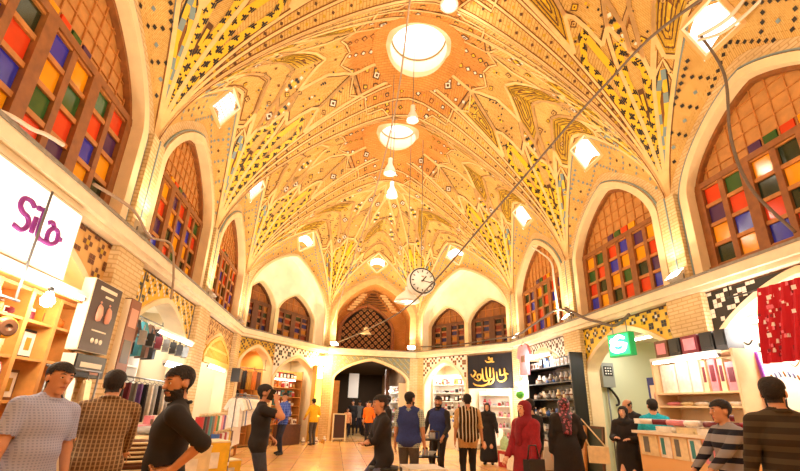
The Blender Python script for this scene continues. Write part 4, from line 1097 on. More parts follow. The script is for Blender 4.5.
def shelf_unit(F, u0, u1, n0, n1, levels, ztop, m, label, back=True, cat='shelf', name='display_shelf', group=None):
    t = thing(name, label, cat, F.p((u0 + u1)/2, (n0 + n1)/2, 0), F.rz, group); w_, d = u1 - u0, abs(n1 - n0)
    for s_ in (-1, 1):
        mb = MB(); mb.box((s_*(w_/2 - .02), 0, ztop/2), (.04, d, ztop), m); mb.build('side_panel', t)
    for z in levels:
        mb = MB(); mb.box((0, 0, z - .015), (w_ - .08, d, .03), m); mb.build('shelf', t)
    if back:
        sg = -1 if (F.D.x*F.N.y - F.D.y*F.N.x) > 0 else 1
        mb = MB(); mb.box((0, sg*(d/2 - .008), ztop/2), (w_ - .08, .016, ztop), m); mb.build('back_panel', t)
    return t
def fill(F, u0, u1, n, z, kinds, cols, where, seed, gap=.035, hmax=.34, jit=.012, sc=1.0):
    r = random.Random(seed); u = u0
    while True:
        k = r.choice(kinds); c = r.choice(cols)
        if KH.get(k, .2)*sc > hmax: k = kinds[0]
        w_ = KW[k]*sc
        if u + w_ > u1: break
        item(k, c, F.p(u + w_/2, n + r.uniform(-jit, jit), z), F.rz + r.uniform(-.05, .05), '%s %s %s' % (c, KTEXT[k], where), '%s %s %s' % (c, KTEXT[k], where), sc if sc != 1 else None)
        u += w_ + max(.02, gap)*r.uniform(.7, 1.5)
def rail(F, u0, u1, n, z, label, m=None):
    mb = MB(); mb.tube([F.p(u0, n, z), F.p(u1, n, z)], .014, m or M_GREY, 8)
    for u in (u0 + .05, u1 - .05): mb.tube([F.p(u, n, z), F.p(u, n, ZL - .1 if z > 1.9 else 0)], .012, m or M_GREY, 6)
    return tag(mb.build('hanging_rail'), label, 'rail')
def hang(F, u0, u1, n, z, kind, cols, where, seed, step=.2, rzo=0.):
    r = random.Random(seed); u = u0; i = 0
    while u < u1:
        c = cols[i % len(cols)] if i < len(cols) else r.choice(cols); i += 1
        item(kind, c, F.p(u, n, z - (.085 if kind == 'scarf' else .09)), F.rz + rzo + r.uniform(-.06, .06), '%s %s %s' % (c, KTEXT[kind], where), '%s %s %s' % (c, KTEXT[kind], where)); u += step*r.uniform(.97, 1.12)
def table(F, u0, u1, n0, n1, z, m, label, cloth=None, name='display_table'):
    t = thing(name, label, 'table', F.p((u0 + u1)/2, (n0 + n1)/2, 0), F.rz); w_, d = u1 - u0, abs(n1 - n0)
    mb = MB(); mb.box((0, 0, z - .02), (w_, d, .04), m); mb.build('tabletop', t)
    for a in (-1, 1):
        for b in (-1, 1):
            mb = MB(); mb.box((a*(w_/2 - .05), b*(d/2 - .05), (z - .04)/2), (.06, .06, z - .04), m); mb.build('leg', t)
    if cloth:
        mb = MB(); n = 24; P = []
        for s_ in (-1, 1):
            for i in range(n + 1): P.append((-w_/2 + w_*i/n if s_ < 0 else w_/2 - w_*i/n, s_*d/2))
        for i in range(len(P)):
            a, b = P[i], P[(i+1) % len(P)]; k = lambda q, j: (q[0]*1.01 + .012*math.sin(j*2.1), q[1]*1.03 + .012*math.cos(j*1.7), z - .5)
            mb.face([(a[0]*1.005, a[1]*1.01, z + .004), (b[0]*1.005, b[1]*1.01, z + .004), k(b, i+1), k(a, i)], cloth, smooth=True)
        mb.face([(p[0], p[1], z + .004) for p in P], cloth); mb.build('tablecloth', t)
    return t
def strokes(mb, M, lst, r, m):
    """brush strokes: each a list of (x, z) points on a plane"""
    for L in lst:
        P = [M(x, z) for x, z in L]; rs = [r*(.55 + .6*math.sin(PI*(i + .6)/(len(P) + .2))) for i in range(len(P))]; mb.tube(P, rs, m, 6)
def smooth_pts(L, n=6):
    out = []
    for i in range(len(L) - 1):
        p0, p1, p2, p3 = L[max(0, i-1)], L[i], L[i+1], L[min(len(L)-1, i+2)]
        for k in range(n):
            t = k/n; out.append(tuple(.5*((2*p1[j]) + (-p0[j] + p2[j])*t + (2*p0[j] - 5*p1[j] + 4*p2[j] - p3[j])*t*t + (-p0[j] + 3*p1[j] - 3*p2[j] + p3[j])*t**3) for j in (0, 1)))
    return out + [L[-1]]
def text_mesh(body, size, m, name, parent, loc, rotm, depth=.006):
    c = bpy.data.curves.new(name, 'FONT'); c.body = body; c.size = size; c.extrude = depth; c.offset = size*.018; c.align_x = 'CENTER'; c.align_y = 'CENTER'
    o = bpy.data.objects.new(name, c); COL.objects.link(o); dg = bpy.context.evaluated_depsgraph_get(); me = bpy.data.meshes.new_from_object(o.evaluated_get(dg)); bpy.data.objects.remove(o)
    me.materials.clear(); me.materials.append(m); n = bpy.data.objects.new(name, me); COL.objects.link(n); n.parent = parent; n.matrix_local = Matrix.Translation(loc) @ rotm.to_4x4(); return n
def light_pt(name, loc, power, color, r=.06):
    d = bpy.data.lights.new(name, 'POINT'); d.energy = power; d.color = color; d.shadow_soft_size = r; o = bpy.data.objects.new(name, d); COL.objects.link(o); o.location = loc; return o
def tube_lamp(F, u0, u1, n, z, label, rzx=0):
    t = thing('fluorescent_lamp', label, 'lamp', F.p((u0 + u1)/2, n, z), F.rz); w_ = u1 - u0
    mb = MB(); mb.box((0, 0, .03), (w_, .09, .05), M_WHITE); mb.build('housing', t)
    mb = MB(); mb.tube([(-w_/2 + .03, 0, -.02), (w_/2 - .03, 0, -.02)], .022, M_TUBE, 8); mb.build('tube', t)
    mb = MB()
    for s_ in (-1, 1): mb.box((s_*(w_/2 - .02), 0, -.01), (.03, .05, .06), M_GREY)
    mb.build('end_cap', t); return t
def flood(loc, aim, label, lit=None):
    t = thing('floodlight', label, 'lamp', loc, math.atan2(aim[1] - loc[1], aim[0] - loc[0]) - PI/2, 'cornice floodlights' if False else None)
    el = math.atan2(aim[2] - loc[2], math.hypot(aim[0] - loc[0], aim[1] - loc[1])); M = Matrix.Rotation(el, 3, 'X')
    mb = MB(); c = Vector((0, 0, .14))
    V = [Vector((x*a, y, z*b)) for y, a, b in ((-.09, .10, .07), (.06, .17, .13)) for x, z in ((-1, -1), (1, -1), (1, 1), (-1, 1))]
    mb.mesh([M @ v + c for v in V], [(0, 1, 2, 3), (0, 4, 5, 1), (1, 5, 6, 2), (2, 6, 7, 3), (3, 7, 4, 0)], M_WHITE)
    mb.build('housing', t)
    mb = MB(); mb.mesh([M @ Vector((x*.16, .05, z*.12)) + c for x, z in ((-1, -1), (1, -1), (1, 1), (-1, 1))], [(0, 1, 2, 3)], lit or M_BULB); mb.build('lens', t)
    mb = MB(); mb.tube([(-.18, 0, .14), (-.18, 0, .02), (0, 0, .0), (.18, 0, .02), (.18, 0, .14)], .012, M_GREY, 6); mb.tube([(0, 0, -.0), (0, 0, .02)], .05, M_GREY, 8); mb.build('bracket', t)
    return t
# ---------------------------------------------------------------- fittings
ORD = ['nearest', 'second', 'third', 'fourth', 'farthest']
for i, (l, t) in enumerate(FLOODS):
    if i < 8: lab = 'white floodlight on the %s cornice above the %s pier, turned up at the vault' % ('left' if i < 4 else 'right', ('pier nearest the camera', 'near', 'middle', 'far corner')[i % 4].replace('pier nearest the camera', 'nearest visible'))
    else: lab = 'white floodlight on the far cornice at the %s end of the gate' % ('left' if l[0] < 0 else 'right')
    flood(l, t, lab)
# sodium lamp on the far left pier and a glowing panel painting its light below
t = thing('wall_lamp', 'glaring orange lamp fixed to the pier left of the gate', 'lamp', (-2.2, 18.25, 3.3))
mb = MB(); mb.box((0, 0, .1), (.26, .2, .05), M_WHITE); mb.tube([(0, .02, .1), (0, .3, .1)], .03, M_GREY, 8); mb.build('bracket', t)
mb = MB(); mb.lathe([(.001, -.12), (.1, -.08), (.13, 0), (.1, .08), (.05, .1)], M_SODIUM, n=16); mb.build('globe', t)
light_pt('wall_lamp_glow', (-2.1, 18.0, 3.2), 220, (1, .62, .22), .15)
pier_glow_m = mat('yellow_pier_glow', '#ffd24a', .5, emit=3.0)
t = thing('lit_pier_panel', 'tall glowing yellow panel added at the pier left of the gate as its lamplight', 'light box', (-2.32, 18.02, 0), FE[0].rz)  # emissive panel stands in for lamplight falling on the pier
mb = MB(); mb.box((0, 0, 1.5), (.46, .2, 3.0), mat('lit_pier_case', '#c89a3a', .5)); mb.build('case', t)
mb = MB(); mb.box((0, -.105, 1.95), (.4, .015, 2.0), pier_glow_m); mb.build('pier_glow_face', t)
mb = MB(); mb.box((0, -.115, 2.72), (.3, .02, .45), M_TUBE); mb.build('pier_glow_top', t)
# clock and dish lamps
t = thing('hanging_clock', 'round white double-faced clock with black hands hanging before the far wall', 'clock', (.77, 11.5, 5.04), .12)
M90 = Matrix.Rotation(PI/2, 3, 'X'); M_CLK = mat('clock_face', '#fbfaf6', .4); M_CLKR = mat('clock_case', '#e8e4dc', .4)
mb = MB(); mb.lathe([(.001, -.14), (.40, -.14), (.42, -.12), (.42, .12), (.40, .14), (.001, .14)], M_CLKR, n=40, M=M90); mb.build('case', t)
mb = MB(); mb.tube([(.385*math.cos(a), -.142, .385*math.sin(a)) for a in [2*PI*i/48 for i in range(48)]], .02, M_BLACK, 8, closed=True); mb.build('rim', t)
mb = MB(); mb.lathe([(.001, .146), (.375, .146), (.375, .14)], M_CLK, n=40, M=M90)
for h in range(12):
    a = PI/2 - h*PI/6; R_ = Matrix.Rotation(-(a), 3, 'Y'); mb.box((.30*math.cos(a), -.15, .30*math.sin(a)), (.07, .006, .028), M_BLACK, ax=R_)
mb.build('dial', t)
mb = MB(); mb.box((0, -.152, .135), (.07, .004, .03), M_RIBD); mb.build('emblem', t)
for nm, an, L, w_ in (('hour_hand', 38, .19, .034), ('minute_hand', 98, .29, .022)):
    a = PI/2 - math.radians(an); mb = MB(); mb.beam((-.04*math.cos(a), -.158, -.04*math.sin(a)), (L*math.cos(a), -.158, L*math.sin(a)), .01, w_, M_BLACK, up=(-math.sin(a), 0, math.cos(a))); mb.build(nm, t)
mb = MB(); mb.tube([(0, 0, .41), (0, 0, 5.1)], .012, M_GREY, 6); mb.build('hanging_rod', t)
def dish_lamp(loc, r, top, label, glowp):
    t = thing('pendant_lamp', label, 'lamp', loc)
    mb = MB(); mb.lathe([(r, 0), (r*.98, .02), (r*.8, .14), (r*.4, .28), (.06, .36), (.06, .46), (.001, .46)], M_WHITE, n=28); mb.lathe([(r*.97, .01), (r*.78, .12), (r*.38, .25), (.03, .3)], glow('lit_reflector', '#fff4dc', 2.2), n=28); mb.build('lamp_shade', t)
    mb = MB(); mb.lathe([(.001, .02), (.05, .05), (.06, .12), (.035, .2), (.03, .28)], M_BULB, n=12); mb.build('bulb', t)
    mb = MB(); mb.tube([(0, 0, .45), (0, 0, top - loc[2])], .01, M_GREY, 6); mb.build('cord', t)
    if glowp: light_pt('pendant_lamp_glow', (loc[0], loc[1], loc[2] - .12), glowp, CREAM, .12)
    return t
dish_lamp((.42, 11.9, 4.50), .40, 10.6, 'wide white dish lamp hanging just behind the clock', 50)
dish_lamp((-.55, 9.4, 7.35), .17, 10.9, 'small white dish lamp hanging highest of the pair under the far roof light', 40)
dish_lamp((-.40, 10.0, 7.0), .17, 10.2, 'small white dish lamp hanging lowest of the pair under the far roof light', 40)
dish_lamp((-.10, 8.6, 8.5), .16, 11.0, 'small white dish lamp hanging just beside the rim of the farther round roof light', 40)
dish_lamp((.26, 6.3, 9.75), .2, 10.4, 'white dish lamp hanging close up under the crown at the top of the picture', 40)
dish_lamp((-.2, .7, 6.3), .42, 11.0, 'added white dish lamp over the camera end, lighting the near hall', 300)  # added out of view behind the camera to brighten the near end
# bell lamp in the iwan
t = thing('bell_lamp', 'small white bell-shaped lamp hanging in front of the wooden lattice', 'lamp', (-.35, 18.5, 4.55))
mb = MB(); mb.lathe([(.26, 0), (.24, .02), (.12, .14), (.1, .28), (.03, .34), (.001, .34)], mat('cream_enamel', '#e8d8b0', .5), n=18); mb.build('lamp_shade', t)
mb = MB(); mb.tube([(0, 0, .33), (0, 0, 1.9)], .008, M_BLACK, 5); mb.build('cord', t)
# cables and ropes
def cable(name, label, pts, r, m, sub=8, cat='cable'):
    P = [Vector(p) for p in pts]; out = []
    for i in range(len(P) - 1):
        p0, p1, p2, p3 = P[max(0, i-1)], P[i], P[i+1], P[min(len(P)-1, i+2)]
        for k in range(sub):
            s_ = k/sub; out.append(.5*((2*p1) + (p2 - p0)*s_ + (2*p0 - 5*p1 + 4*p2 - p3)*s_*s_ + (3*p1 - p0 - 3*p2 + p3)*s_**3))
    out.append(P[-1]); mb = MB(); mb.tube(out, r, m, 6); return tag(mb.build(name), label, cat)
M_CAB = mat('grey_cable', '#6a5c50', .7); M_ROPE = mat('pale_rope', '#a8927c', .8); M_WCAB = mat('white_cable', '#eadfd0', .6)
cable('cable', 'long dark cable slung across the vault from upper right down to the clock', [(4.9, .8, 7.0), (3.22, 3.6, 7.12), (2.86, 5.4, 7.08), (1.91, 8.0, 5.96), (.55, 11.2, 4.38), (-.6, 15.0, 4.1), (-1.95, 18.55, 3.95)], .024, M_CAB)
cable('rope', 'pale rope hanging from the crown down to the left side of the iwan', [(-.58, 6.5, 9.97), (-.52, 9, 9.09), (-.87, 12, 7.54), (-1.3, 14.5, 6.5), (-1.9, 18.5, 4.9)], .022, M_ROPE, cat='rope')
cable('cable', 'dark cable hanging down across the nearest right window from the square light', [(4.55, 4.75, 8.0), (4.75, 4.7, 7.1), (4.72, 4.85, 5.9), (4.7, 4.75, 4.9), (4.72, 4.35, 3.95)], .024, M_CAB)
cable('conduit', 'white cable running right from the square light above the nearest right window', [(4.55, 4.8, 8.05), (4.6, 4.3, 7.9), (4.7, 3.9, 8.1), (4.75, 3.3, 8.4), (4.8, 2.9, 8.5)], .035, M_WCAB, cat='cable')
cable('conduit', 'second white cable below the first beside the nearest right square light', [(4.55, 4.82, 7.98), (4.62, 4.4, 7.75), (4.72, 3.8, 7.8), (4.8, 3.1, 8.1)], .028, M_WCAB, cat='cable')
cable('cable', 'white cable wrapped in tape sticking out over the left cornice', [(-4.95, 3.45, 3.86), (-4.74, 3.62, 3.88), (-4.68, 3.85, 3.9), (-4.66, 4.0, 3.95), (-4.62, 4.2, 3.97)], .022, M_WCAB)
cable('cable', 'yellowish cable draped along the left cornice to the second window', [(-4.66, 4.9, 3.9), (-4.62, 5.8, 4.0), (-4.7, 6.6, 3.92), (-4.7, 7.4, 4.1), (-4.66, 7.7, 3.6), (-4.7, 7.9, 3.2)], .022, M_ROPE)
cable('cable', 'sagging grey cable along the right cornice below the far right window', [(2.2, 18.4, 4.1), (3.2, 16.7, 3.98), (4.4, 14.9, 4.05), (4.6, 13.5, 3.95), (4.6, 12.0, 4.1), (4.62, 10.6, 4.25), (4.65, 9.9, 3.92)], .03, M_CAB)
cable('conduit', 'white pipe rising across the farthest right window to its arch tip', [(4.7, 10.75, 3.9), (4.7, 10.8, 5.2), (4.75, 11.0, 5.9), (4.85, 12.3, 6.9)], .03, M_WCAB, cat='pipe')
cable('cable', 'dark cable looping over the right cornice above the green lit sign', [(4.62, 10.2, 4.2), (4.62, 9.4, 3.75), (4.66, 8.9, 3.55), (4.66, 8.3, 3.35), (4.66, 7.8, 3.5)], .035, M_CAB)
# ---------------------------------------------------------------- left front shop with the white sign
F = FL[1]
t = thing('shop_sign', 'white lit shop sign with purple lettering on the left wall', 'sign', F.p(1.38, .16, 2.70), F.rz)
sgm = mat('lit_sign_face', '#fff8ea', .5, emit=1.0)
mb = MB(); mb.box((0, 0, .42), (2.0, .14, .84), mat('sign_case', '#e8dcc0', .5)); mb.build('case', t)
mb = MB(); mb.box((0, -.074, .42), (1.94, .01, .78), sgm); mb.build('sign_face', t)
M_PUR = mat('purple_letter', '#8a2a8c', .5); mb = MB()
for L in ([(.2, .36), (.12, .40), (.02, .38), (0, .30), (.06, .25), (.15, .23), (.19, .16), (.13, .08), (.0, .09)], [(.27, .28), (.27, .10)], [(.36, .42), (.36, .18), (.39, .1), (.50, .09), (.62, .10), (.70, .16), (.68, .26), (.60, .28), (.53, .22), (.53, .13), (.58, .09)], [(.60, .28), (.54, .33), (.48, .30)]):
    mb.tube([Vector((.06 + x*.88, -.086, .2 + z)) for x, z in smooth_pts(L, 5)], .026, M_PUR, 8)
for x, z in ((.27, .38), (.74, .2)): mb.box((.06 + x*.88, -.086, .2 + z), (.05, .04, .05), M_PUR)
mb.build('lettering', t)
tube_lamp(F, .9, 2.9, .2, 2.62, 'long lit tube under the white sign with purple lettering')
for k, (u, z) in enumerate(((2.25, 2.45), (1.5, 2.35))):
    t = thing('bare_bulb', 'glaring bare bulb under the white sign, %s' % ('nearer the dark poster box' if k == 0 else 'nearer the hanging pans'), 'lamp', F.p(u, .22, z))
    mb = MB(); mb.lathe([(.001, -.1), (.05, -.08), (.07, -.02), (.04, .05), (.025, .08)], M_BULB, n=14); mb.build('bulb', t)
    mb = MB(); mb.lathe([(.028, .07), (.03, .13), (.001, .14)], M_BLACK, n=10); mb.tube([(0, 0, .13), (0, 0, .2)], .006, M_BLACK, 5); mb.build('socket', t)
    light_pt('bare_bulb_glow', F.p(u, .45, z - .05), 24, CREAM, .1)
mb = MB(); F.box(mb, .8, 3.3, .02, .16, 2.56, 2.66, M_WOODL); tag(mb.build('shop_beam'), 'pale wooden beam under the white sign', 'beam')
# glazed wooden cabinet
t = thing('display_cabinet', 'wooden glazed cabinet behind the man in the light blue shirt', 'cabinet', F.p(2.45, -.15, 0), F.rz)
M_CAB2 = mat('cabinet_wood', '#c88a44', .5, .15, 8)
mb = MB(); mb.box((0, 0, .45), (1.5, .5, .9), M_CAB2); mb.build('base', t)
for x in (-.72, -.24, .24, .72): mb = MB(); mb.box((x, 0, 1.72), (.06, .5, 1.64), M_CAB2); mb.build('post', t)
for z in (.93, 1.35, 1.8, 2.2, 2.52): mb = MB(); mb.box((0, 0, z), (1.5, .48, .03), M_CAB2); mb.build('shelf', t)
for i, z in enumerate((.945, 1.365, 1.815, 2.215)): fill(F, 1.76, 3.12, -.08, z, ['handbag', 'frame', 'tall_carton', 'vase'] if i < 3 else ['carton', 'jar', 'teapot'], ['brown', 'orange', 'black', 'maroon', 'gold', 'cream'], 'in the wooden cabinet behind the light blue shirt', 20 + i, hmax=.34 if i < 3 else .2)
# rail of pans and bags by the left edge
rail(F, .6, 1.75, .30, 2.3, 'metal rail of pans and bags at the left edge')
for k, (u, z, c, sc) in enumerate(((1.25, 1.95, 'black', 1.0), (1.5, 1.98, 'yellow', .8), (1.36, 1.72, 'black', 1.1), (1.62, 2.02, 'yellow', .7), (1.5, 1.62, 'red', 1.0), (1.1, 1.68, 'grey', .9))):
    item('pan', c, F.p(u, .32 + .02*k, z), 0, '%s round pan hanging %s on the rail at the left edge' % (c, ('at its near end', 'beside the black pan', 'lowest in front', 'farthest along', 'lowest of all', 'low at its near end')[k]), 'pans hanging at the left edge', sc, rot_=(PI/2, .5 + .2*k, F.rz + PI*.9))
shelf_unit(F, .5, 1.75, -1.0, -.5, (.4, .8, 1.2, 1.6, 2.0, 2.4), 2.6, M_CAB2, 'wooden shelf of mixed goods behind the hanging pans')
for i, z in enumerate((.8, 1.2, 1.6, 2.0)): fill(F, .56, 1.7, -.72, z, ['bottle', 'carton', 'handbag', 'vase', 'tall_carton'], ['red', 'white', 'black', 'silver', 'brown', 'teal'], 'on the shelf behind the hanging pans', 40 + i)
# dark poster box on the pier
def poster_box(u, F, n0, n1, w_, z0, z1, cs, label, deco):
    t = thing('poster_box', label, 'sign', F.p(u, (n0 + n1)/2, z0), F.rz)
    d = n1 - n0; h = z1 - z0
    mb = MB(); mb.box((0, 0, h/2), (w_, d, h), cs); mb.build('case', t)
    for s_ in (-1, 1): mb = MB(); mb.box((s_*(w_/2 + .004), 0, h/2), (.008, d*.94, h*.97), M_CRM); mb.build('side_panel', t)
    mb = MB(); deco(mb, w_, d, h); mb.build('poster', t); return t
M_DKB = mat('poster_dark_brown', '#3a1c12', .4); M_SKP = mat('poster_pink', '#d89a80', .5); M_CRM = mat('poster_cream', '#f0e4cc', .5)
def deco1(mb, w_, d, h):
    y = -d/2 - .004
    mb.box((0, y, h/2), (w_*.96, .008, h*.98), M_DKB); mb.box((0, y - .005, h*.9), (w_*.6, .006, h*.05), M_CRM); mb.box((.05, y - .005, h*.8), (w_*.3, .006, h*.03), M_CRM)
    for s_ in (-1, 1): mb.lathe([(.001, 0), (.05, .02), (.065, .1), (.05, .2), (.02, .24)], M_SKP, (s_*.11, y + .01, h*.42), 10); mb.lathe([(.001, 0), (.03, .03), (.001, .07)], M_SKP, (s_*.11, y + .01, h*.67), 8)
    for k in range(3): mb.lathe([(.001, -.004), (.035, -.004), (.035, .006), (.001, .006)], M_CRM, ((k - 1)*.1, y - .004, h*.16), 12, M=Matrix.Rotation(PI/2, 3, 'X'))
    mb.box((0, y - .005, h*.3), (w_*.5, .006, h*.02), M_CRM)
poster_box(3.32, F, .10, .24, .70, 1.98, 2.92, M_CRM, 'dark brown poster box with pale figures on the first left pier', deco1)
def deco2(mb, w_, d, h):
    y = -d/2 - .004; mb.box((0, y, h/2), (w_*.96, .008, h*.98), mat('poster_rust', '#8a4a24', .5)); mb.box((0, y - .004, h*.75), (w_*.7, .006, h*.25), M_SKP); mb.box((0, y - .004, h*.3), (w_*.7, .006, h*.3), M_DKB)
poster_box(4.15, F, .09, .24, .34, 1.75, 2.9, M_WOODD, 'narrow rust coloured poster box next to the dark brown one', deco2)
def deco3(mb, w_, d, h):
    y = -d/2 - .004; mb.box((0, y, h/2), (w_*.96, .008, h*.96), M_BLACK); mb.box((0, y - .004, h*.55), (w_*.7, .006, h*.22), M_CRM); mb.box((.1, y - .004, h*.25), (w_*.3, .006, h*.2), M_SKP)
poster_box(3.32, F, .10, .26, .70, 1.66, 1.94, M_BLACK, 'black box sign with pale lettering under the dark brown poster box', deco3)
hang(F, 2.55, 3.4, .32, 1.72, 'garment', ['cream', 'white', 'cream'], 'hanging below the black box sign on the first left pier', 3, .32, .6)
rail(F, 2.4, 3.5, .32, 1.74, 'metal rail of pale shirts below the poster boxes')
# long counters of goods along the left wall
tb = table(F, 1.0, 3.1, .55, 1.05, .92, M_WOODL, 'long counter with pale cloth behind the two men at left', mat('pale_cloth', '#e8dcc8', .85))
for k, n in enumerate((.68, .92)): fill(F, 1.05, 3.05, n, .93, ['packet', 'folded_cloth', 'carton', 'bowl'], ['cream', 'white', 'pink', 'brown', 'yellow'], 'on the counter behind the two men at left', 60 + k, hmax=.2)
F = FL[2]
table(F, -.75, 1.3, .62, 1.6, .9, M_WOODL, 'broad display table beside the man in the black shirt', mat('white_cloth', '#f0e8dc', .85))
for k, n in enumerate((.78, 1.10, 1.42)):
    fill(F, -.7, 1.25, n, .91, ['folded_cloth'], ['cream', 'white', 'pink', 'brown', 'cream'], 'low in the heap beside the black shirt', 70 + k, gap=.02, hmax=.2)
    fill(F, -.65, 1.2, n, 1.003, ['packet', 'bowl', 'folded_cloth', 'carton'], ['cream', 'white', 'pink', 'silver', 'orange'], 'topping the heap beside the black shirt', 75 + k, gap=.05, hmax=.2)
# nested baskets
mb = MB(); mb.lathe([(.001, 0), (.2, 0), (.2, .02), (.03, .04), (.03, .24), (.22, .26), (.22, .28), (.001, .28)], M_WOODD, n=16); tag(mb.build('stool'), 'dark round stool under the stack of baskets', 'stool').location = (-3.66, 5.2, 0)
for k in range(4): item('basket', ('brown', 'black', 'brown', 'cream')[k], (-3.66 + .004*k, 5.2, .284 + .176*k), .4*k, '%s of the stack of woven baskets beside the plaid shirt' % ('lowest', 'second from the bottom', 'third from the bottom', 'topmost')[k], 'woven baskets in the stack')
# shelves and rails inside the second left arch
shelf_unit(F, .5, 3.4, -1.3, -.9, (.5, .9, 1.3, 1.7, 2.1, 2.5), 2.8, M_WHITE, 'white wall shelf inside the second left arch')
for i, z in enumerate((.9, 1.3, 1.7, 2.1, 2.5)): fill(F, .56, 3.3, -1.05, z, ['bottle', 'carton', 'jar', 'vase', 'tall_carton'] if i < 4 else ['bowl', 'jar', 'cup'], ['white', 'silver', 'grey', 'brown', 'black', 'teal'], 'on the white shelf inside the second left arch', 90 + i, gap=.01)
rail(F, .5, 2.6, .12, 1.76, 'metal rail of dark scarves across the second left arch')
hang(F, .58, 2.5, .12, 1.75, 'scarf', ['black', 'maroon', 'grey', 'violet', 'black', 'white', 'silver'], 'on the rail across the second left arch', 5, .2, 1.2)
rail(F, .6, 3.3, .08, 2.42, 'metal rail of pale goods high in the second left arch')
hang(F, .7, 3.2, .08, 2.41, 'handbag', ['brown', 'silver', 'black', 'maroon', 'grey', 'black'], 'hanging high in the second left arch', 6, .33, .4)
rail(F, .9, 3.0, -.4, 2.95, 'topmost metal rail of garments in the second left arch')
hang(F, 1.0, 2.9, -.4, 2.94, 'garment', ['grey', 'white', 'black', 'teal', 'brown'], 'hanging topmost in the second left arch', 16, .3, 1.0)
tube_lamp(F, 1.3, 3.2, .2, 2.62, 'bright lit tube high in the second left arch')
tube_lamp(F, 1.9, 3.2, .2, 2.08, 'bright lit tube above the dark scarves in the second left arch'); light_pt('tube_glow', F.p(2.6, .4, 2.1), 40, WHITE, .25)
# fabric rolls and cartons by the second left pier
r_ = random.Random(4); cc = ['red', 'black', 'maroon', 'teal', 'grey', 'orange', 'green', 'white', 'pink', 'violet', 'white', 'blue', 'red', 'white', 'red', 'white', 'yellow', 'brown']
for k in range(18):
    item('roll', cc[k], (-3.22 + (.2 if k > 10 else 0), 5.85 + .125*k - (1.3 if k > 10 else 0), 0.0), k, '%s fabric roll standing %s from the near end by the second left pier' % (cc[k], ('first', 'second', 'third', 'fourth', 'fifth', 'sixth', 'seventh', 'eighth', 'ninth', 'tenth', 'eleventh', 'twelfth', 'thirteenth', 'fourteenth', 'fifteenth', 'sixteenth', 'seventeenth', 'last')[k]), 'fabric rolls standing by the second left pier', (1, 1, (1.02 if k < 11 else .85)))
for k, (x, y, z, c) in enumerate(((-2.98, 4.75, 0, 'white'), (-2.98, 4.75, .5, 'cream'), (-2.95, 5.3, 0, 'yellow'), (-2.95, 5.3, .5, 'yellow'), (-3.3, 7.9, 0, 'yellow'))):
    t = thing('storage_carton', '%s carton %s beside the fabric rolls' % (c, ('under the cream one', 'on top of the white one', 'under another yellow one', 'stacked on a yellow one', 'standing alone farthest back')[k]), 'box', (x, y, z), .3 + .1*k, 'cartons beside the fabric rolls')
    mb = MB(); mb.box((0, 0, .24), (.42, .36, .48), pm(c, .7)); mb.build('carton_body', t); mb = MB(); mb.box((0, 0, .488), (.43, .37, .016), pm('cream', .7)); mb.box((0, -.183, .3), (.2, .006, .16), pm('white', .7)); mb.build('lid', t)
# fanlight shop, third left arch
F = FL[3]; c = F.L/2
mb = MB(); M_YG = mat('yellow_fanlight_frame', '#d8b040', .5)
arch_band(mb, F, c, 1.22, 2.5, 3.1, 2.45, .12, -.02, .09, M_YG)
F.box(mb, c - 1.3, c + 1.3, -.02, .1, 2.38, 2.52, M_YG); F.box(mb, c - 1.15, c + 1.15, 0, .07, 2.76, 2.83, M_YG)
for i in range(-10, 11):
    u = c + i*.115; top = archz(i*.115/1.2, 2.55, 3.1)
    if top > 2.57: F.box(mb, u - .022, u + .022, 0, .06, 2.5, top, M_YG)
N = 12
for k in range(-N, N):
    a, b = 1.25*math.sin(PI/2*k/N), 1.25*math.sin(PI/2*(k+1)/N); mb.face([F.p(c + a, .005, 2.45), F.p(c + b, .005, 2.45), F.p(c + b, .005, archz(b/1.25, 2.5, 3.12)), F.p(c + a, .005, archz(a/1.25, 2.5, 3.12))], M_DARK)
mb.build('window_41', kind='structure')
shelf_unit(F, .6, 3.3, -1.2, -.85, (.5, .9, 1.3, 1.7, 2.1), 2.4, M_WHITE, 'white wall shelf under the yellow fanlight')
for i, z in enumerate((.9, 1.3, 1.7, 2.1)): fill(F, .66, 3.2, -1.0, z, ['bottle', 'carton', 'jar', 'frame', 'vase'], ['white', 'cream', 'brown', 'silver', 'pink'], 'on the white shelf under the yellow fanlight', 110 + i, hmax=.3)
tube_lamp(F, .9, 2.6, .15, 2.3, 'bright lit tube under the yellow fanlight'); light_pt('tube_glow', F.p(1.6, .45, 2.2), 35, WHITE, .25)
rail(F, .3, 3.3, 1.1, 1.62, 'metal rail of white shirts by the third left pier'); hang(F, .4, 3.2, 1.1, 1.61, 'garment', ['white', 'white', 'silver', 'white', 'blue'], 'on the rail by the third left pier', 8, .17, 1.2)
table(F, .2, 2.6, .3, .85, .8, M_WOODL, 'white clothed table below the rail of white shirts', mat('white_cloth', '#f0e8dc', .85))
for k, n in enumerate((.43, .7)): fill(F, .25, 2.5, n, .81, ['packet', 'folded_cloth', 'carton'], ['white', 'blue', 'cream', 'red', 'teal'], 'on the table below the white shirts', 115 + k, hmax=.22)
# dark speaker on the pier beside
t = thing('loudspeaker', 'black loudspeaker box hung on the third left pier', 'speaker', (-4.72, 14.1, 2.05), -PI/2)
mb = MB(); mb.box((0, 0, .2), (.3, .26, .42), M_BLACK); mb.build('cabinet', t); mb = MB(); mb.lathe([(.001, 0), (.1, 0), (.11, .012), (.001, .012)], M_GREY, (0, -.135, .15), 14, M=Matrix.Rotation(PI/2, 3, 'X')); mb.build('cone', t)
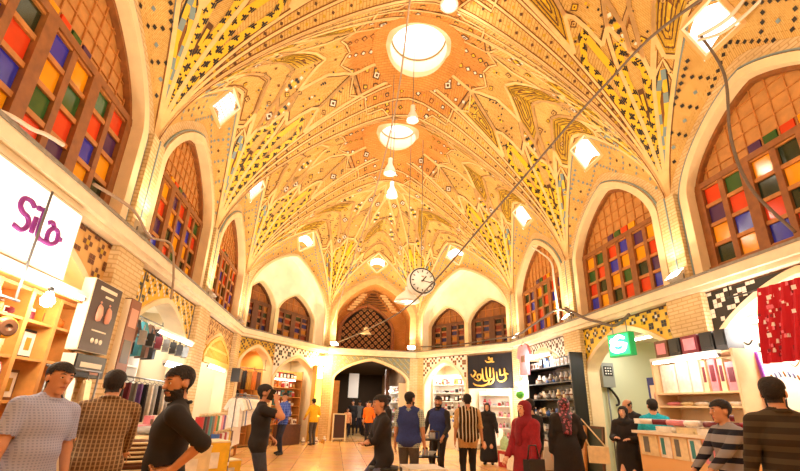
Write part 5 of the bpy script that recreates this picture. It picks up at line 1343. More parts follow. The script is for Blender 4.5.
# ---------------------------------------------------------------- far left: doorway and lit shop
F = FE[0]
shelf_unit(F, .42, 1.72, -1.0, -.65, (.4, .8, 1.2, 1.6, 2.0, 2.4), 2.7, M_CAB2, 'ochre shelf in the narrow far left doorway')
for i, z in enumerate((.4, .8, 1.2, 1.6, 2.0, 2.4)): fill(F, .5, 1.65, -.8, z, ['vase', 'jar', 'frame', 'teapot', 'bottle'], ['gold', 'brown', 'orange', 'black', 'cream'], 'in the narrow far left doorway', 120 + i, hmax=.32)
hang(F, .5, 1.6, -.1, 2.55, 'scarf', ['brown', 'black', 'gold', 'orange'], 'hanging in the narrow far left doorway', 9, .22)
rail(F, .4, 1.7, -.1, 2.56, 'metal rail in the narrow far left doorway')
shelf_unit(F, 2.05, 4.6, -1.1, -.7, (.3, .65, 1.0, 1.35, 1.7, 2.05, 2.4), 2.75, M_CAB2, 'wooden wall shelf of the lit shop left of the gate')
for i, z in enumerate((.3, .65, 1.0, 1.35, 1.7, 2.05, 2.4)): fill(F, 2.1, 4.5, -.85, z, ['carton', 'jar', 'bottle', 'tall_carton', 'cup'], ['white', 'orange', 'red', 'black', 'brown', 'teal', 'maroon', 'gold'], 'on the lit shelf left of the gate', 130 + i, gap=.015, sc=1.3, hmax=.3)
tube_lamp(F, 2.6, 3.9, -.5, 2.35, 'lit tube inside the shop left of the gate')
mb = MB(); F.box(mb, 2.2, 3.3, .15, .5, 0, .7, M_WOODD); tag(mb.build('shop_counter'), 'low dark wooden counter of the shop left of the gate', 'counter')
fill(F, 2.25, 3.25, .33, .701, ['jar', 'carton', 'bowl', 'teapot', 'bottle'], ['orange', 'gold', 'brown', 'white', 'black'], 'on the low dark counter left of the gate', 140)
for k in range(7): item(('vase', 'jar', 'teapot')[k % 3], ('white', 'cream', 'gold')[k % 3], F.p(3.2 + .22*k, .75 + .1*(k % 2), 0), k, '%s %s on the floor at the foot of the lit pier' % (('white', 'cream', 'gold')[k % 3], KTEXT[('vase', 'jar', 'teapot')[k % 3]]), 'ware on the floor by the light box %s' % ('vase', 'jar', 'teapot')[k % 3])
# ---------------------------------------------------------------- gate: passage goods, poster stand
t = thing('poster_stand', 'framed dark poster stand at the left foot of the gate', 'sign', (-1.25, 18.35, 0), .15)
mb = MB()
for a, b in (((-.26, 0, 0), (-.26, .06, 1.1)), ((.26, 0, 0), (.26, .06, 1.1)), ((-.26, .06, 1.08), (.26, .06, 1.08)), ((-.26, .003, .12), (.26, .003, .12))): mb.beam(a, b, .06, .05, mat('stand_frame', '#d8c8a4', .5))
mb.build('frame', t)
mb = MB(); mb.beam((0, .01, .14), (0, .058, 1.06), .46, .02, M_DKB); mb.build('poster', t)
mb = MB(); mb.beam((-.2, .35, 0), (-.2, .06, 1.0), .03, .03, M_BLACK); mb.beam((.2, .35, 0), (.2, .06, 1.0), .03, .03, M_BLACK); mb.build('rear_leg', t)
class _P: pass
GL = Fr((-1.74, 19.2), (-1.74, 23), (1, 0)); GR = Fr((1.74, 19.2), (1.74, 25), (-1, 0))
for G, nm, s0 in ((GL, 'left', 150), (GR, 'right', 160)):
    shelf_unit(G, .1, 3.4, .02, .38, (.3, .75, 1.2, 1.65, 2.1), 2.5, M_CAB2 if nm == 'left' else M_WHITE, 'tall shelf along the %s wall of the gate passage' % nm)
    for i, z in enumerate((.3, .75, 1.2, 1.65, 2.1)): fill(G, .16, 3.3, .22, z, ['carton', 'vase', 'jar', 'tall_carton', 'teapot'], ['brown', 'cream', 'orange', 'teal', 'white', 'black'] if nm == 'left' else ['white', 'silver', 'cream', 'pink', 'gold'], 'on the %s shelf in the gate passage' % nm, s0 + i, gap=.05, hmax=.32)
tube_lamp(GR, .6, 2.2, .55, 2.2, 'bright lit tube on the right wall of the gate passage'); light_pt('tube_glow', GR.p(1.4, .8, 2.1), 40, WHITE, .25)
mb = MB(); mb.box((-.55, 23.5, 1.9), (.55, .12, 1.3), M_WHITE); tag(mb.build('cloth_screen'), 'pale panel hanging deep in the gate passage', 'panel').location = (0, 0, .6)
mb = MB(); mb.box((.95, 20.6, 1.6), (.14, .5, 3.2), M_WOODD); tag(mb.build('passage_post'), 'dark wooden post standing in the gate passage', 'post')
# ---------------------------------------------------------------- far right: lit shop and gold calligraphy banner
F = FE[2]
shelf_unit(F, .3, 2.75, -1.1, -.7, (.3, .7, 1.05, 1.4, 1.75, 2.1, 2.45), 2.8, M_WHITE, 'white wall shelf of the lit shop right of the gate')
for i, z in enumerate((.3, .7, 1.05, 1.4, 1.75, 2.1, 2.45)): fill(F, .36, 2.65, -.85, z, ['bottle', 'jar', 'carton', 'cup', 'bowl'], ['white', 'brown', 'pink', 'silver', 'yellow', 'red', 'blue', 'black'], 'on the lit shelf right of the gate', 170 + i, gap=.015, sc=1.3, hmax=.3)
tube_lamp(F, .6, 2.4, -.2, 2.75, 'lit tube inside the shop right of the gate'); light_pt('tube_glow', F.p(1.5, .35, 2.6), 40, WHITE, .25)
mb = MB(); F.box(mb, .3, 2.6, .2, .55, 0, .95, M_WHITE); tag(mb.build('shop_counter'), 'white counter of the shop right of the gate', 'counter')
for k, z in enumerate((.951,)): fill(F, .35, 2.5, .38, z, ['bowl', 'jar', 'teapot', 'cup', 'carton'], ['white', 'silver', 'pink', 'blue', 'red'], 'on the white counter right of the gate', 180)
t = thing('banner', 'black banner with gold calligraphy on the far right wall', 'banner', F.p(3.93, .07, 2.22), F.rz)
mb = MB(); n = 16
for i in range(n):
    a, b = -1.03 + 2.06*i/n, -1.03 + 2.06*(i+1)/n; w0, w1 = .015*math.sin(i*1.1), .015*math.sin((i+1)*1.1)
    mb.face([(a, w0, 0), (b, w1, 0), (b, w1, 1.28), (a, w0, 1.28)], mat('banner_cloth', '#15131c', .8), smooth=True); mb.face([(a, w0 + .02, 0), (b, w1 + .02, 0), (b, w1 + .02, 1.28), (a, w0 + .02, 1.28)], mat('banner_cloth', '#15131c', .8), smooth=True)
mb.build('cloth', t)
mb = MB(); mb.tube([(-1.06, .01, 1.29), (1.06, .01, 1.29)], .018, M_WOODD, 8); mb.build('pole', t)
mb = MB(); M_GOLD = mat('gold_lettering', '#e0b050', .45)
cal = [[(-.75, .2), (-.6, .12), (-.3, .1), (-.05, .18), (0, .35)], [(-.7, .38), (-.5, .3), (-.35, .4), (-.4, .52), (-.55, .5), (-.5, .36)], [(-.3, .75), (-.28, .4), (-.2, .28), (-.05, .3)], [(-.12, .8), (-.1, .45), (.02, .33), (.2, .36)], [(.06, .78), (.06, .4)], [(.2, .75), (.22, .35), (.1, .18), (-.1, .14)], [(-.85, .55), (-.75, .45), (-.62, .6), (-.72, .7)], [(.35, .6), (.4, .3), (.6, .25), (.75, .35), (.7, .5), (.55, .45)], [(.5, .7), (.52, .45)], [(.7, .72), (.72, .55), (.85, .5)], [(-.15, 1.05), (-.05, .98), (.1, 1.0), (.12, 1.1), (.0, 1.08)], [(.18, 1.14), (.16, 1.0), (.26, .98)], [(.02, 1.18), (.05, 1.08)]]
sgn = -1 
strokes(mb, lambda x, z: Vector((x, sgn*.03, z)), [smooth_pts(L, 5) for L in cal], .034, M_GOLD); mb.build('calligraphy', t)
shelf_unit(F, 3.0, 4.85, -.9, -.5, (.4, .8, 1.2, 1.6, 2.0), 2.15, M_WHITE, 'white shelf under the black banner with gold calligraphy')
for i, z in enumerate((.4, .8, 1.2, 1.6)): fill(F, 3.06, 4.75, -.7, z, ['bottle', 'jar', 'carton', 'bowl', 'vase'], ['white', 'cream', 'pink', 'red', 'silver'], 'on the shelf under the gold calligraphy', 190 + i, hmax=.3)
tube_lamp(F, 3.9, 4.8, .2, 2.12, 'bright lit tube under the black banner'); light_pt('tube_glow', F.p(4.3, .45, 2.25), 45, WHITE, .2)
table(F, 3.0, 4.7, .5, 1.0, .8, M_WHITE, 'white table of goods below the gold calligraphy banner', mat('white_cloth', '#f0e8dc', .85))
fill(F, 3.05, 4.6, .75, .81, ['packet', 'bowl', 'jar', 'folded_cloth'], ['red', 'white', 'teal', 'cream', 'blue'], 'on the table below the gold calligraphy', 200, hmax=.22)
# ---------------------------------------------------------------- right side, third arch: dark shelves of cups and bottles
F = FR[3]
M_BSH = mat('black_shelf', '#181818', .4)
shelf_unit(F, -.5, 2.0, .18, .55, (.85, 1.32, 1.78, 2.22, 2.66), 2.95, M_BSH, 'black shelf unit of white ware on the right wall past the passage')
for i, z in enumerate((.85, 1.32, 1.78, 2.22, 2.66)):
    fill(F, -.44, 1.95, .43, z, ['cup', 'teapot', 'jar', 'bottle', 'vase', 'plate'] if i < 4 else ['carton', 'tall_carton'], ['white', 'white', 'silver', 'cream', 'grey', 'blue'] if i < 4 else ['blue', 'white', 'black', 'silver'], 'on the black shelf past the passage', 210 + i, gap=.015, hmax=.3)
    if i < 4: fill(F, -.42, 1.95, .28, z, ['bottle', 'vase', 'plate'], ['white', 'silver', 'cream'], 'in the back row of the black shelf past the passage', 230 + i, gap=.02, hmax=.3)
shelf_unit(F, 2.5, 3.6, -1.0, -.6, (.5, .9, 1.3, 1.7, 2.1), 2.6, M_WHITE, 'white shelf inside the third right arch')
for i, z in enumerate((.9, 1.3, 1.7, 2.1)): fill(F, 2.56, 3.5, -.8, z, ['bottle', 'jar', 'cup'], ['white', 'cream', 'pink'], 'on the white shelf inside the third right arch', 240 + i, hmax=.3)
tube_lamp(F, 2.5, 3.7, .2, 2.35, 'bright lit tube in the third right arch'); light_pt('tube_glow', F.p(3.0, .5, 2.3), 90, WHITE, .25)
light_pt('tube_glow', F.p(1.3, .9, 2.9), 40, WHITE, .2); tube_lamp(F, .3, 1.6, .62, 3.0, 'lit tube above the black shelf past the passage')
item('garment', 'pink', F.p(1.75, .75, 3.45), F.rz + PI, 'pale pink cloth shirt hanging high in the third right arch', None, (1.6, 1.3, 1.45))
t = thing('hanging_ball', 'round bright green ball hanging in the third right arch', 'ball', F.p(2.75, .5, 1.95))
mb = MB(); mb.lathe([(.14*math.sin(PI*i/10) + .0005, -.14*math.cos(PI*i/10)) for i in range(11)], mat('lime_green', '#58c040', .4), n=16); mb.build('ball', t); mb = MB(); mb.tube([(0, 0, .135), (0, 0, 1.4)], .004, M_BLACK, 5); mb.build('string', t)
table(F, -.5, 1.9, .7, 1.45, .62, M_WOODL, 'low table heaped with ware in front of the black shelf', mat('grey_cloth', '#b8aa98', .85))
for k, n in enumerate((.82, 1.08, 1.34)): fill(F, -.45, 1.85, n, .63, ['bowl', 'teapot', 'packet', 'vase', 'jar'], ['white', 'silver', 'brown', 'cream', 'green', 'grey'], 'heaped on the low table by the black shelf', 250 + k, hmax=.26)
for k, (u, n, z, c) in enumerate(((-.2, 1.8, 0, 'orange'), (.35, 1.8, 0, 'white'), (.9, 1.8, 0, 'red'))):
    t = thing('storage_carton', '%s open carton on the floor %s' % (c, ('nearest the passage', 'between the orange and the red one', 'farthest from the passage')[k]), 'box', F.p(u, n, z), F.rz + .1*k, 'cartons before the low table')
    mb = MB(); mb.box((0, 0, .2), (.4, .36, .4), pm(c, .7)); mb.build('carton_body', t); mb = MB(); mb.box((0, 0, .41), (.42, .38, .02), pm('cream', .7)); mb.box((0, -.185, .22), (.22, .006, .2), pm('white')); mb.box((0, .185, .22), (.22, .006, .2), pm('white')); mb.build('lid', t)
for k, (y, x) in enumerate(((9.6, 4.15), (9.15, 4.3))):
    t = thing('leaning_picture', '%s framed panel leaning at the mouth of the passage' % ('tan' if k == 0 else 'dark green'), 'picture', (x, y, 0), -PI/2)
    mb = MB()
    for a, b in (((-.3, 0, 0), (-.3, .12, 1.15)), ((.3, 0, 0), (.3, .12, 1.15)), ((-.3, .12, 1.13), (.3, .12, 1.13)), ((-.3, 0, .03), (.3, 0, .03))): mb.beam(a, b, .05, .05, M_WOODL if k == 0 else M_WOODD)
    mb.build('frame', t); mb = MB(); mb.beam((0, .005, .03), (0, .12, 1.12), .56, .02, mat('tan_canvas', '#b89468', .8) if k == 0 else mat('green_canvas', '#3c4434', .7)); mb.build('canvas', t)
# ---------------------------------------------------------------- right side, second arch: passage with the green sign
F = FR[2]
tube_lamp(F, .9, 2.5, -.35, 3.12, 'lit tube on the ceiling of the pale green passage')
t = thing('lit_sign', 'bright green lit box sign hanging in the passage arch', 'sign', (4.62, 8.13, 2.63), -PI/2 + .12)
mb = MB(); mb.box((0, 0, .25), (.62, .14, .5), mat('green_sign_case', '#0c8a44', .4, emit=.6)); mb.build('case', t)
for s_ in (-1, 1): mb = MB(); mb.box((0, s_*.074, .25), (.56, .01, .44), mat('green_sign_face', '#14c46a', .4, emit=1.6)); mb.build('sign_face', t)
mb = MB(); M_SGN = glow('sign_white', '#e8fff4', 5)
for s_ in (-1, 1):
    strokes(mb, lambda x, z: Vector((s_*-1*x*-1, s_*.088, .25 + z)), [smooth_pts([(-.18, .12), (-.05, .17), (.08, .1), (.02, -.0), (-.1, .02), (-.2, -.04)]), smooth_pts([(.0, -.02), (.12, .02), (.18, -.08), (.05, -.14), (-.16, -.13)]), [(.14, .12), (.2, .06)], [(-.2, .02), (-.16, -.1)]], .045, M_SGN)
mb.build('lettering', t)
mb = MB(); mb.tube([(-.2, 0, .5), (-.2, 0, .78)], .01, M_GREY, 5); mb.tube([(.2, 0, .5), (.2, 0, .78)], .01, M_GREY, 5); mb.build('hanger', t)
light_pt('lit_sign_glow', (4.3, 8.13, 2.85), 5, (.1, 1, .4), .15)
t = thing('meter_box', 'grey metal meter box with a looped cable on the pale green wall', 'meter', (7.55, 11.0, 0))
t.location = (5.5, 10.1, 2.1); t.rotation_euler = (0, 0, 0)
mb = MB(); mb.box((0, -.06, .3), (.34, .16, .62), mat('meter_grey', '#8a8c84', .5)); mb.build('case', t)
mb = MB(); mb.box((0, -.145, .4), (.24, .012, .24), M_BLACK)
for a in range(3):
    for b_ in range(3): mb.box((-.07 + .07*a, -.154, .33 + .07*b_), (.035, .006, .035), M_WHITE)
mb.build('keypad', t)
mb = MB(); mb.tube([Vector((.02 + .16*math.sin(a) + .05*a, -.05, .0 - .45*math.sin(a*.5))) for a in [PI*i/12 for i in range(13)]], .03, M_BLACK, 6); mb.tube([(0, -.04, 0), (0, -.03, -2.0)], .02, M_GREY, 6); mb.build('cable_loop', t)
mb = MB()
F.box(mb, .5, .62, -.7, -.5, 0, 2.9, M_PALEG); F.box(mb, .5, 3.4, -2.6, -2.54, 2.5, 2.6, mat('pale_trim', '#c8c8a0', .6)); F.box(mb, 2.5, 2.6, -2.6, -2.52, 0, 2.5, mat('pale_trim', '#c8c8a0', .6)); F.box(mb, 1.2, 1.3, -2.6, -2.52, 0, 2.5, mat('pale_trim', '#c8c8a0', .6))
mb.build('door_1', kind='structure')
t = thing('standing_banner', 'tall dark blue standing poster with a pale face-like patch beside the cream booth', 'banner', (4.72, 7.4, 0), -PI/2)
mb = MB(); mb.box((0, 0, 1.2), (.5, .03, 1.9), mat('blue_poster', '#1c2c88', .5)); mb.build('panel', t)
mb = MB(); mb.box((0, -.02, 1.75), (.36, .01, .5), M_CRM); mb.box((0, -.02, 1.2), (.3, .01, .14), M_WHITE); mb.lathe([(.001, -.004), (.12, -.004), (.12, .004), (.001, .004)], M_SKP, (.02, -.027, 1.78), 16, M=Matrix.Rotation(PI/2, 3, 'X')); mb.build('print', t)
mb = MB(); mb.box((0, 0, .02), (.6, .3, .04), M_BLACK); mb.tube([(0, 0, .03), (0, 0, .3)], .02, M_GREY, 8); mb.build('foot', t)
# ---------------------------------------------------------------- right booth with boxes and panels on the pier
F = FR[1]
M_BOOTH = mat('booth_board', '#e8c89c', .6, .08, 5)
t = shelf_unit(F, 2.7, 4.4, .18, .62, (.5, 1.05, 1.6, 1.82, 2.42), 2.44, M_BOOTH, 'cream display booth of boxed goods on the right pier', group=None)
for k, (u, c, w_) in enumerate(((4.14, 'brown', .30), (3.83, 'black', .24), (3.5, 'maroon', .34), (3.16, 'black', .24), (2.9, 'black', .2))):
    t = thing('boxed_set', '%s gift box on top of the cream booth, %s' % (c, ('first from the passage', 'second from the passage', 'third from the passage', 'fourth from the passage', 'last')[k]), 'box', F.p(u, .42, 2.44), F.rz, 'gift boxes on top of the cream booth')
    mb = MB(); mb.box((0, 0, .16), (w_, .3, .32), pm(c, .35)); mb.build('box_body', t)
    for s_ in (-1, 1): mb = MB(); mb.box((0, s_*.153, .17), (w_*.7, .008, .2), pm('pink' if c in ('brown', 'maroon') else 'black', .3)); mb.build('window_panel', t)
for k, (u, c, w_, h) in enumerate(((4.15, 'white', .34, .5), (3.82, 'white', .26, .54), (3.56, 'white', .18, .52), (3.38, 'cream', .08, .5), (3.22, 'pink', .13, .52), (3.06, 'cream', .09, .5), (2.9, 'pink', .16, .44))):
    t = thing('boxed_set', '%s upright pack on the middle shelf of the cream booth, %s from the passage' % (c, ('first', 'second', 'third', 'fourth', 'fifth', 'sixth', 'last')[k]), 'box', F.p(u, .45, 1.82), F.rz, 'packaged sets on the middle booth shelf')
    mb = MB(); mb.box((0, 0, h/2), (w_, .12, h), pm(c, .4)); mb.build('box_body', t)
    for s_ in (-1, 1): mb = MB(); mb.box((0, s_*.063, h*.55), (w_*.6, .008, h*.5), pm('white' if k < 3 else 'maroon', .3)); mb.build('print', t)
fill(F, 2.8, 4.3, .5, 1.05, ['book', 'carton', 'tall_carton', 'folded_cloth'], ['white', 'cream', 'pink', 'brown', 'yellow'], 'on the lower shelf of the cream booth', 260, gap=.01)
fill(F, 2.8, 4.3, .45, 1.6, ['packet'], ['white', 'cream', 'pink'], 'on the low ledge of the cream booth', 261, gap=.01)
fill(F, 2.8, 4.3, .5, .5, ['folded_cloth', 'packet'], ['cream', 'brown', 'white'], 'on the bottom shelf of the cream booth', 262, gap=.01)
light_pt('booth_glow', F.p(3.2, 1.0, 2.35), 12, WHITE, .2); tube_lamp(F, 2.8, 4.2, .75, 2.36, 'lit tube along the front of the cream booth')
# counter with hanging samples
t = thing('shop_counter', 'cream counter with towels pinned to its front at right', 'counter', (3.65, 5.45, 0), 0)
mb = MB(); mb.box((0, 0, .58), (.86, 1.5, 1.16), mat('counter_board', '#e8b87c', .6)); mb.build('body', t)
mb = MB(); mb.box((0, 0, 1.18), (.98, 1.62, .04), mat('counter_top', '#f0e4d0', .5)); mb.build('top', t)
for k, (y, c, w_) in enumerate(((.53, 'cream', .36), (.2, 'white', .2), (-.06, 'cream', .26), (-.32, 'white', .2), (-.58, 'pink', .26))):
    mb = MB(); mb.box((-.437, y, 1.0), (.014, w_, .28), pm(c, .85)); mb.box((-.446, y + .04, 1.01), (.006, w_*.3, .22), pm('teal' if c == 'white' else 'grey', .85)); mb.build('pinned_towel', t)
for k in range(2): mb = MB(); mb.box((-.2 + .4*k, -.757, .95), (.26, .014, .4), pm(('white', 'cream')[k], .85)); mb.build('pinned_towel', t)
CF = Fr((3.36, 4.75), (3.36, 6.2), (-1, 0))
for k, (n, cols) in enumerate(((0.0, ['white', 'cream', 'white', 'pink']), (-.30, ['white', 'maroon', 'maroon', 'cream']), (-.60, ['maroon', 'white', 'silver', 'cream']))): fill(CF, .02, 1.42, n, 1.2, ['folded_cloth'], cols, 'on the cream counter at right', 270 + k, gap=.0, hmax=.12)
for k in range(7): item('folded_cloth', ('white', 'cream', 'pink', 'white', 'maroon', 'cream', 'white')[k], (3.42 + .32*(k % 2), 4.98 + .18*k + (.2 if k > 0 else .2), 1.295), .2*k, '%s folded cloth in the upper layer on the cream counter' % ('white', 'cream', 'pink', 'white', 'maroon', 'cream', 'white')[k], '%s upper cloths on the cream counter' % ('white', 'cream', 'pink', 'white', 'maroon', 'cream', 'white')[k])
for k in range(3): item('folded_cloth', ('maroon', 'red', 'maroon')[k], ((3.45, 4.9, 1.292), (3.85, 4.86, 1.292), (3.5, 4.92, 1.384))[k], .4*k, '%s folded cloth %s on the cream counter' % (('maroon', 'red', 'maroon')[k], ('under another maroon one', 'beside the maroon pile', 'topmost of the maroon pile')[k]), 'dark red cloths piled on the cream counter')
# right front shop: white sign wall, red and purple cloth
t = thing('shop_sign', 'white sign board with black script inside the nearest right arch', 'sign', F.p(3.02, -.55, 1.6), F.rz)
mb = MB(); mb.box((0, 0, .65), (1.4, .06, 1.35), M_WHITE); mb.build('board', t)
mb = MB()
scr = [[(.1, .95), (.0, .9), (-.08, .97), (-.14, .9), (-.25, .92)], [(.25, 1.1), (.15, 1.04), (.05, 1.1)], [(-.3, 1.12), (-.38, 1.05), (-.46, 1.1)], [(.05, .75), (-.05, .72), (-.12, .78), (-.2, .72)], [(-.2, 1.05), (-.21, .98)], [(.38, 1.12), (.42, 1.05)]]
for s_ in (-1, 1): strokes(mb, lambda x, z: Vector((-s_*x, s_*.034, z)), [smooth_pts(L, 4) for L in scr], .014, M_BLACK)
mb.build('script', t)
mb = MB(); M_INK = mat('blue_grey_ink', '#5a6488', .5)
for s_ in (-1, 1):
    for k in range(14):
        a = PI*(.1 + .8*k/13); strokes(mb, lambda x, z: Vector((-s_*x, s_*.034, z)), [[(.36*math.cos(a) + .05, .18 + .3*math.sin(a)), (.36*math.cos(a + .07) + .05, .22 + .34*math.sin(a))]], .014, M_INK if k % 3 else M_RIBD)
mb.build('arched_script', t)
mb = MB()
for s_ in (-1, 1): strokes(mb, lambda x, z: Vector((-s_*x, s_*.034, z)), [smooth_pts([(.2, .7), (.28, .76), (.34, .7), (.26, .62), (.2, .68)], 4)], .008, mat('orange_ink', '#d07030', .5))
mb.build('heart_mark', t)
def drape_cloth(name, label, F, u0, u1, n, z0, z1, m, spots=None, amp=.05, lean=0.):
    t = thing(name, label, 'fabric', F.p((u0 + u1)/2, n, z0), F.rz); w_ = u1 - u0; nx, nz = 22, 10; mb = MB()
    f = lambda i, j, o: (-w_/2 + w_*i/nx + lean*(j/nz - .5), amp*math.sin(i*1.15 + .25*j)*(1 - .4*j/nz) + o, (z1 - z0)*j/nz)
    for i in range(nx):
        for j in range(nz):
            for o in (-.006, .006): mb.face([f(i, j, o), f(i+1, j, o), f(i+1, j+1, o), f(i, j+1, o)], m, smooth=True)
    if spots:
        r = random.Random(2)
        for k in range(70):
            i, j = r.uniform(.5, nx - .5), r.uniform(.3, nz - .3)
            for o in (-.012, .012):
                c = Vector(f(i, j, o)); s_ = r.uniform(.02, .045)
                mb.face([c + Vector((s_*math.cos(a)*(.7 + .3*(q % 2)), 0, s_*math.sin(a)*(.7 + .3*(q % 2)))) for q, a in enumerate([2*PI*q/8 for q in range(8)])], r.choice(spots))
    mb.build('cloth', t)
    return t
drape_cloth('hanging_fabric', 'bright red flowered fabric hanging at the right edge', F, 1.75, 2.45, .3, 2.2, 3.3, mat('red_fabric', '#c01428', .8), [mat('print_white', '#f0d8d0', .8), mat('print_pink', '#e06a7c', .8), mat('print_maroon', '#7a0c1c', .8)], lean=-.2)
drape_cloth('hanging_fabric', 'narrow purple fabric hanging beside the white sign board', F, 2.62, 2.78, .22, 1.3, 2.4, mat('purple_fabric', '#b060d0', .8), None, .03, .1)
drape_cloth('hanging_fabric', 'red trimmed dark fabric hanging low at the right edge', F, 1.6, 1.95, .35, 1.4, 2.2, mat('dark_red_fabric', '#5a1424', .8), [mat('print_white', '#f0d8d0', .8)], .04)
rail(F, 1.5, 2.9, .26, 3.3, 'dark rod carrying the red flowered fabric', M_BLACK)
tube_lamp(F, 1.6, 3.2, -.15, 2.95, 'bright lit tube over the white sign board at right'); light_pt('tube_glow', F.p(2.7, .1, 2.75), 60, WHITE, .25)
shelf_unit(F, .6, 2.2, -1.2, -.8, (.5, 1.0, 1.5, 2.0), 2.5, M_WHITE, 'white shelf at the back of the nearest right arch')
for i, z in enumerate((1.0, 1.5, 2.0)): fill(F, .66, 2.1, -1.0, z, ['folded_cloth', 'packet', 'carton'], ['white', 'pink', 'red', 'cream'], 'at the back of the nearest right arch', 280 + i, hmax=.3)
# white plinth by the seated man
t = thing('pedestal', 'white square plinth on the floor in front of the blue vests', 'pedestal', (-.25, 6.1, 0), .1)
mb = MB(); mb.box((0, 0, .31), (.46, .46, .62), M_WHITE); mb.build('block', t); mb = MB(); mb.box((0, 0, .635), (.52, .52, .03), M_WHITE); mb.build('top', t)
t = thing('hand_cart', 'dark metal hand cart between the two men in blue vests', 'cart', (.25, 8.3, 0), .2)
mb = MB()
for z in (.25, .55, .85): mb.box((0, 0, z), (.5, .34, .025), M_BLACK)
mb.build('tray', t)
for a in (-1, 1):
    for b_ in (-1, 1): mb = MB(); mb.tube([(a*.23, b_*.15, .06), (a*.23, b_*.15, 1.0)], .014, M_BLACK, 6); mb.build('leg', t)
mb = MB(); mb.tube([(-.23, -.15, 1.0), (-.23, .15, 1.0)], .014, M_BLACK, 6); mb.tube([(.23, -.15, 1.0), (.23, .15, 1.0)], .014, M_BLACK, 6); mb.build('handle', t)
for a in (-1, 1):
    for b_ in (-1, 1): mb = MB(); mb.lathe([(.001, -.015), (.05, -.015), (.05, .015), (.001, .015)], M_BLACK, (a*.23, b_*.15, .05), 12, M=Matrix.Rotation(PI/2, 3, 'X')); mb.build('wheel', t)
for k in range(6): item('jar' if k % 2 else 'bowl', 'silver' if k % 2 else 'white', (.25 + (-.14 + .14*(k % 3)), 8.3 + (-.05 if k % 2 else .05), .5625 if k < 3 else .8625), k, '%s on the %s tray of the dark hand cart' % ('silver lidded jar' if k % 2 else 'white bowl', 'middle' if k < 3 else 'top'), 'ware on the hand cart %d' % (k // 3) if False else ('middle' if k < 3 else 'top') + ' tray ware ' + ('jars' if k % 2 else 'bowls'))
# ---------------------------------------------------------------- people
BLUECHK = stripe_mat('light_blue_check', '#8e94b4', '#a8aecb', 55, 48); PLAID = stripe_mat('brown_plaid', '#644a34', '#8c7050', 32, 32, .3, .3, '#a48862'); PLAID2 = stripe_mat('dark_plaid', '#352c20', '#4a4030', 11, 0, .45)
SWEAT = stripe_mat('striped_sweater', '#8e8a8c', '#22222e', 7.2, 0, .42); BLUESTR = stripe_mat('blue_stripe', '#2c46a4', '#6a80c8', 22, 14, .3, .2); BROWNSTR = stripe_mat('brown_stripe', '#3c2a1c', '#d8c8ac', 0, 15, .5, .3)
PLAIDG = stripe_mat('green_plaid', '#7c8c88', '#b8c0b4', 30, 30, .4, .4)
cl = lambda n, h: mat('cloth_' + n, h, .85, .18, 30)
BLK = cl('black', '#1c1614'); NAVY = cl('navy', '#1c1c2c'); JEAN = cl('jeans', '#3c4250'); GREYT = cl('grey', '#4c443e'); DKB = cl('dark_brown', '#2c1e16')
person('man in light blue checked short-sleeved shirt with dark hair at the left edge', (-3.66, 3.5, 0), -PI*.62, 1.67, .011, top=BLUECHK, sleeve=-.25, legs=NAVY, fat=1.22, headyaw=-.15, wrL=(-.3, .05, .85), wrR=(.3, .1, .88), side=-.1, collar=BLUECHK, beard=0, handdirL=(-.1, .2, -1))
person('man seen from behind in brown plaid shirt leaning over the counter', (-3.42, 3.95, 0), .45, 1.68, .012, top=PLAID, sleeve=.95, legs=NAVY, fat=1.15, lean=.28, headyaw=-.2, wrL=(-.2, .48, 1.0), wrR=(.22, .5, 1.0), poleL=(-1, -.3, -.4), poleR=(1, -.3, -.4), hem=.80, collar=PLAID)
person('bearded man in black shirt with hand on his hip, facing left', (-2.66, 3.3, 0), PI*.60, 1.66, .010, top=BLK, sleeve=.15, legs=NAVY, fat=1.12, beard=1, headyaw=.55, headpitch=-.1, wrL=(-.19, -.05, 1.04), poleL=(-.45, -1, .1), wrR=(.24, .1, .85), handdirL=(.25, .9, -.15), collar=BLK, curl=.7, hem=.80, skin=mat('skin_tan', '#c48a62', .55, .05, 20))
t = person('man in black T-shirt and grey jeans holding a phone to his ear', (-2.52, 6.2, 0), -PI*.42, 1.67, .012, top=BLK, sleeve=-.3, legs=JEAN, fat=1.08, headyaw=-.1, wrR=(.17, .16, 1.52), poleR=(.5, .6, -1), handdirR=(-.35, -.1, .9), wrL=(-.22, .2, 1.0), poleL=(-.5, -.5, -.6), curl=1.2)
mb = MB(); mb.box((0, 0, 0), (.015, .075, .15), M_BLACK); o = mb.build('mobile_phone'); tag(o, 'dark mobile phone held to the ear of the man in black T-shirt', 'phone'); o.matrix_world = t.matrix_basis @ Matrix.Translation((.105, .085, 1.535)) @ Matrix.Rotation(.25, 4, 'Y') @ Matrix.Rotation(-.35, 4, 'X')
person('man in blue plaid shirt and jeans standing by the lit shop left of the gate', (-3.02, 13.4, 0), PI*.72, 1.74, .018, top=BLUESTR, sleeve=.9, legs=cl('dark_jeans', '#20263c'), headyaw=.2, wrL=(-.17, .16, .98), wrR=(.15, .2, .95), ankL=(-.14, .05, .08), ankR=(.16, -.1, .08))
person('person in yellow top and dark trousers leaning on the pier left of the gate', (-2.25, 16.6, 0), .5, 1.66, .02, top=cl('yellow', '#e8b81c'), sleeve=.9, legs=GREYT, lean=.12, headpitch=-.35, wrL=(-.25, .3, 1.0), wrR=(.2, .35, 1.15), ankL=(-.1, -.12, .08))
person('man in bright orange shirt and dark trousers walking out of the gate', (-.08, 17.7, 0), PI*.96, 1.64, .018, top=cl('orange', '#f07818'), sleeve=.3, legs=NAVY, ankL=(-.1, .18, .08), ankR=(.1, -.16, .08), wrL=(-.26, .1, .85), wrR=(.24, -.08, .85), kneeR=(0, 1, .1))
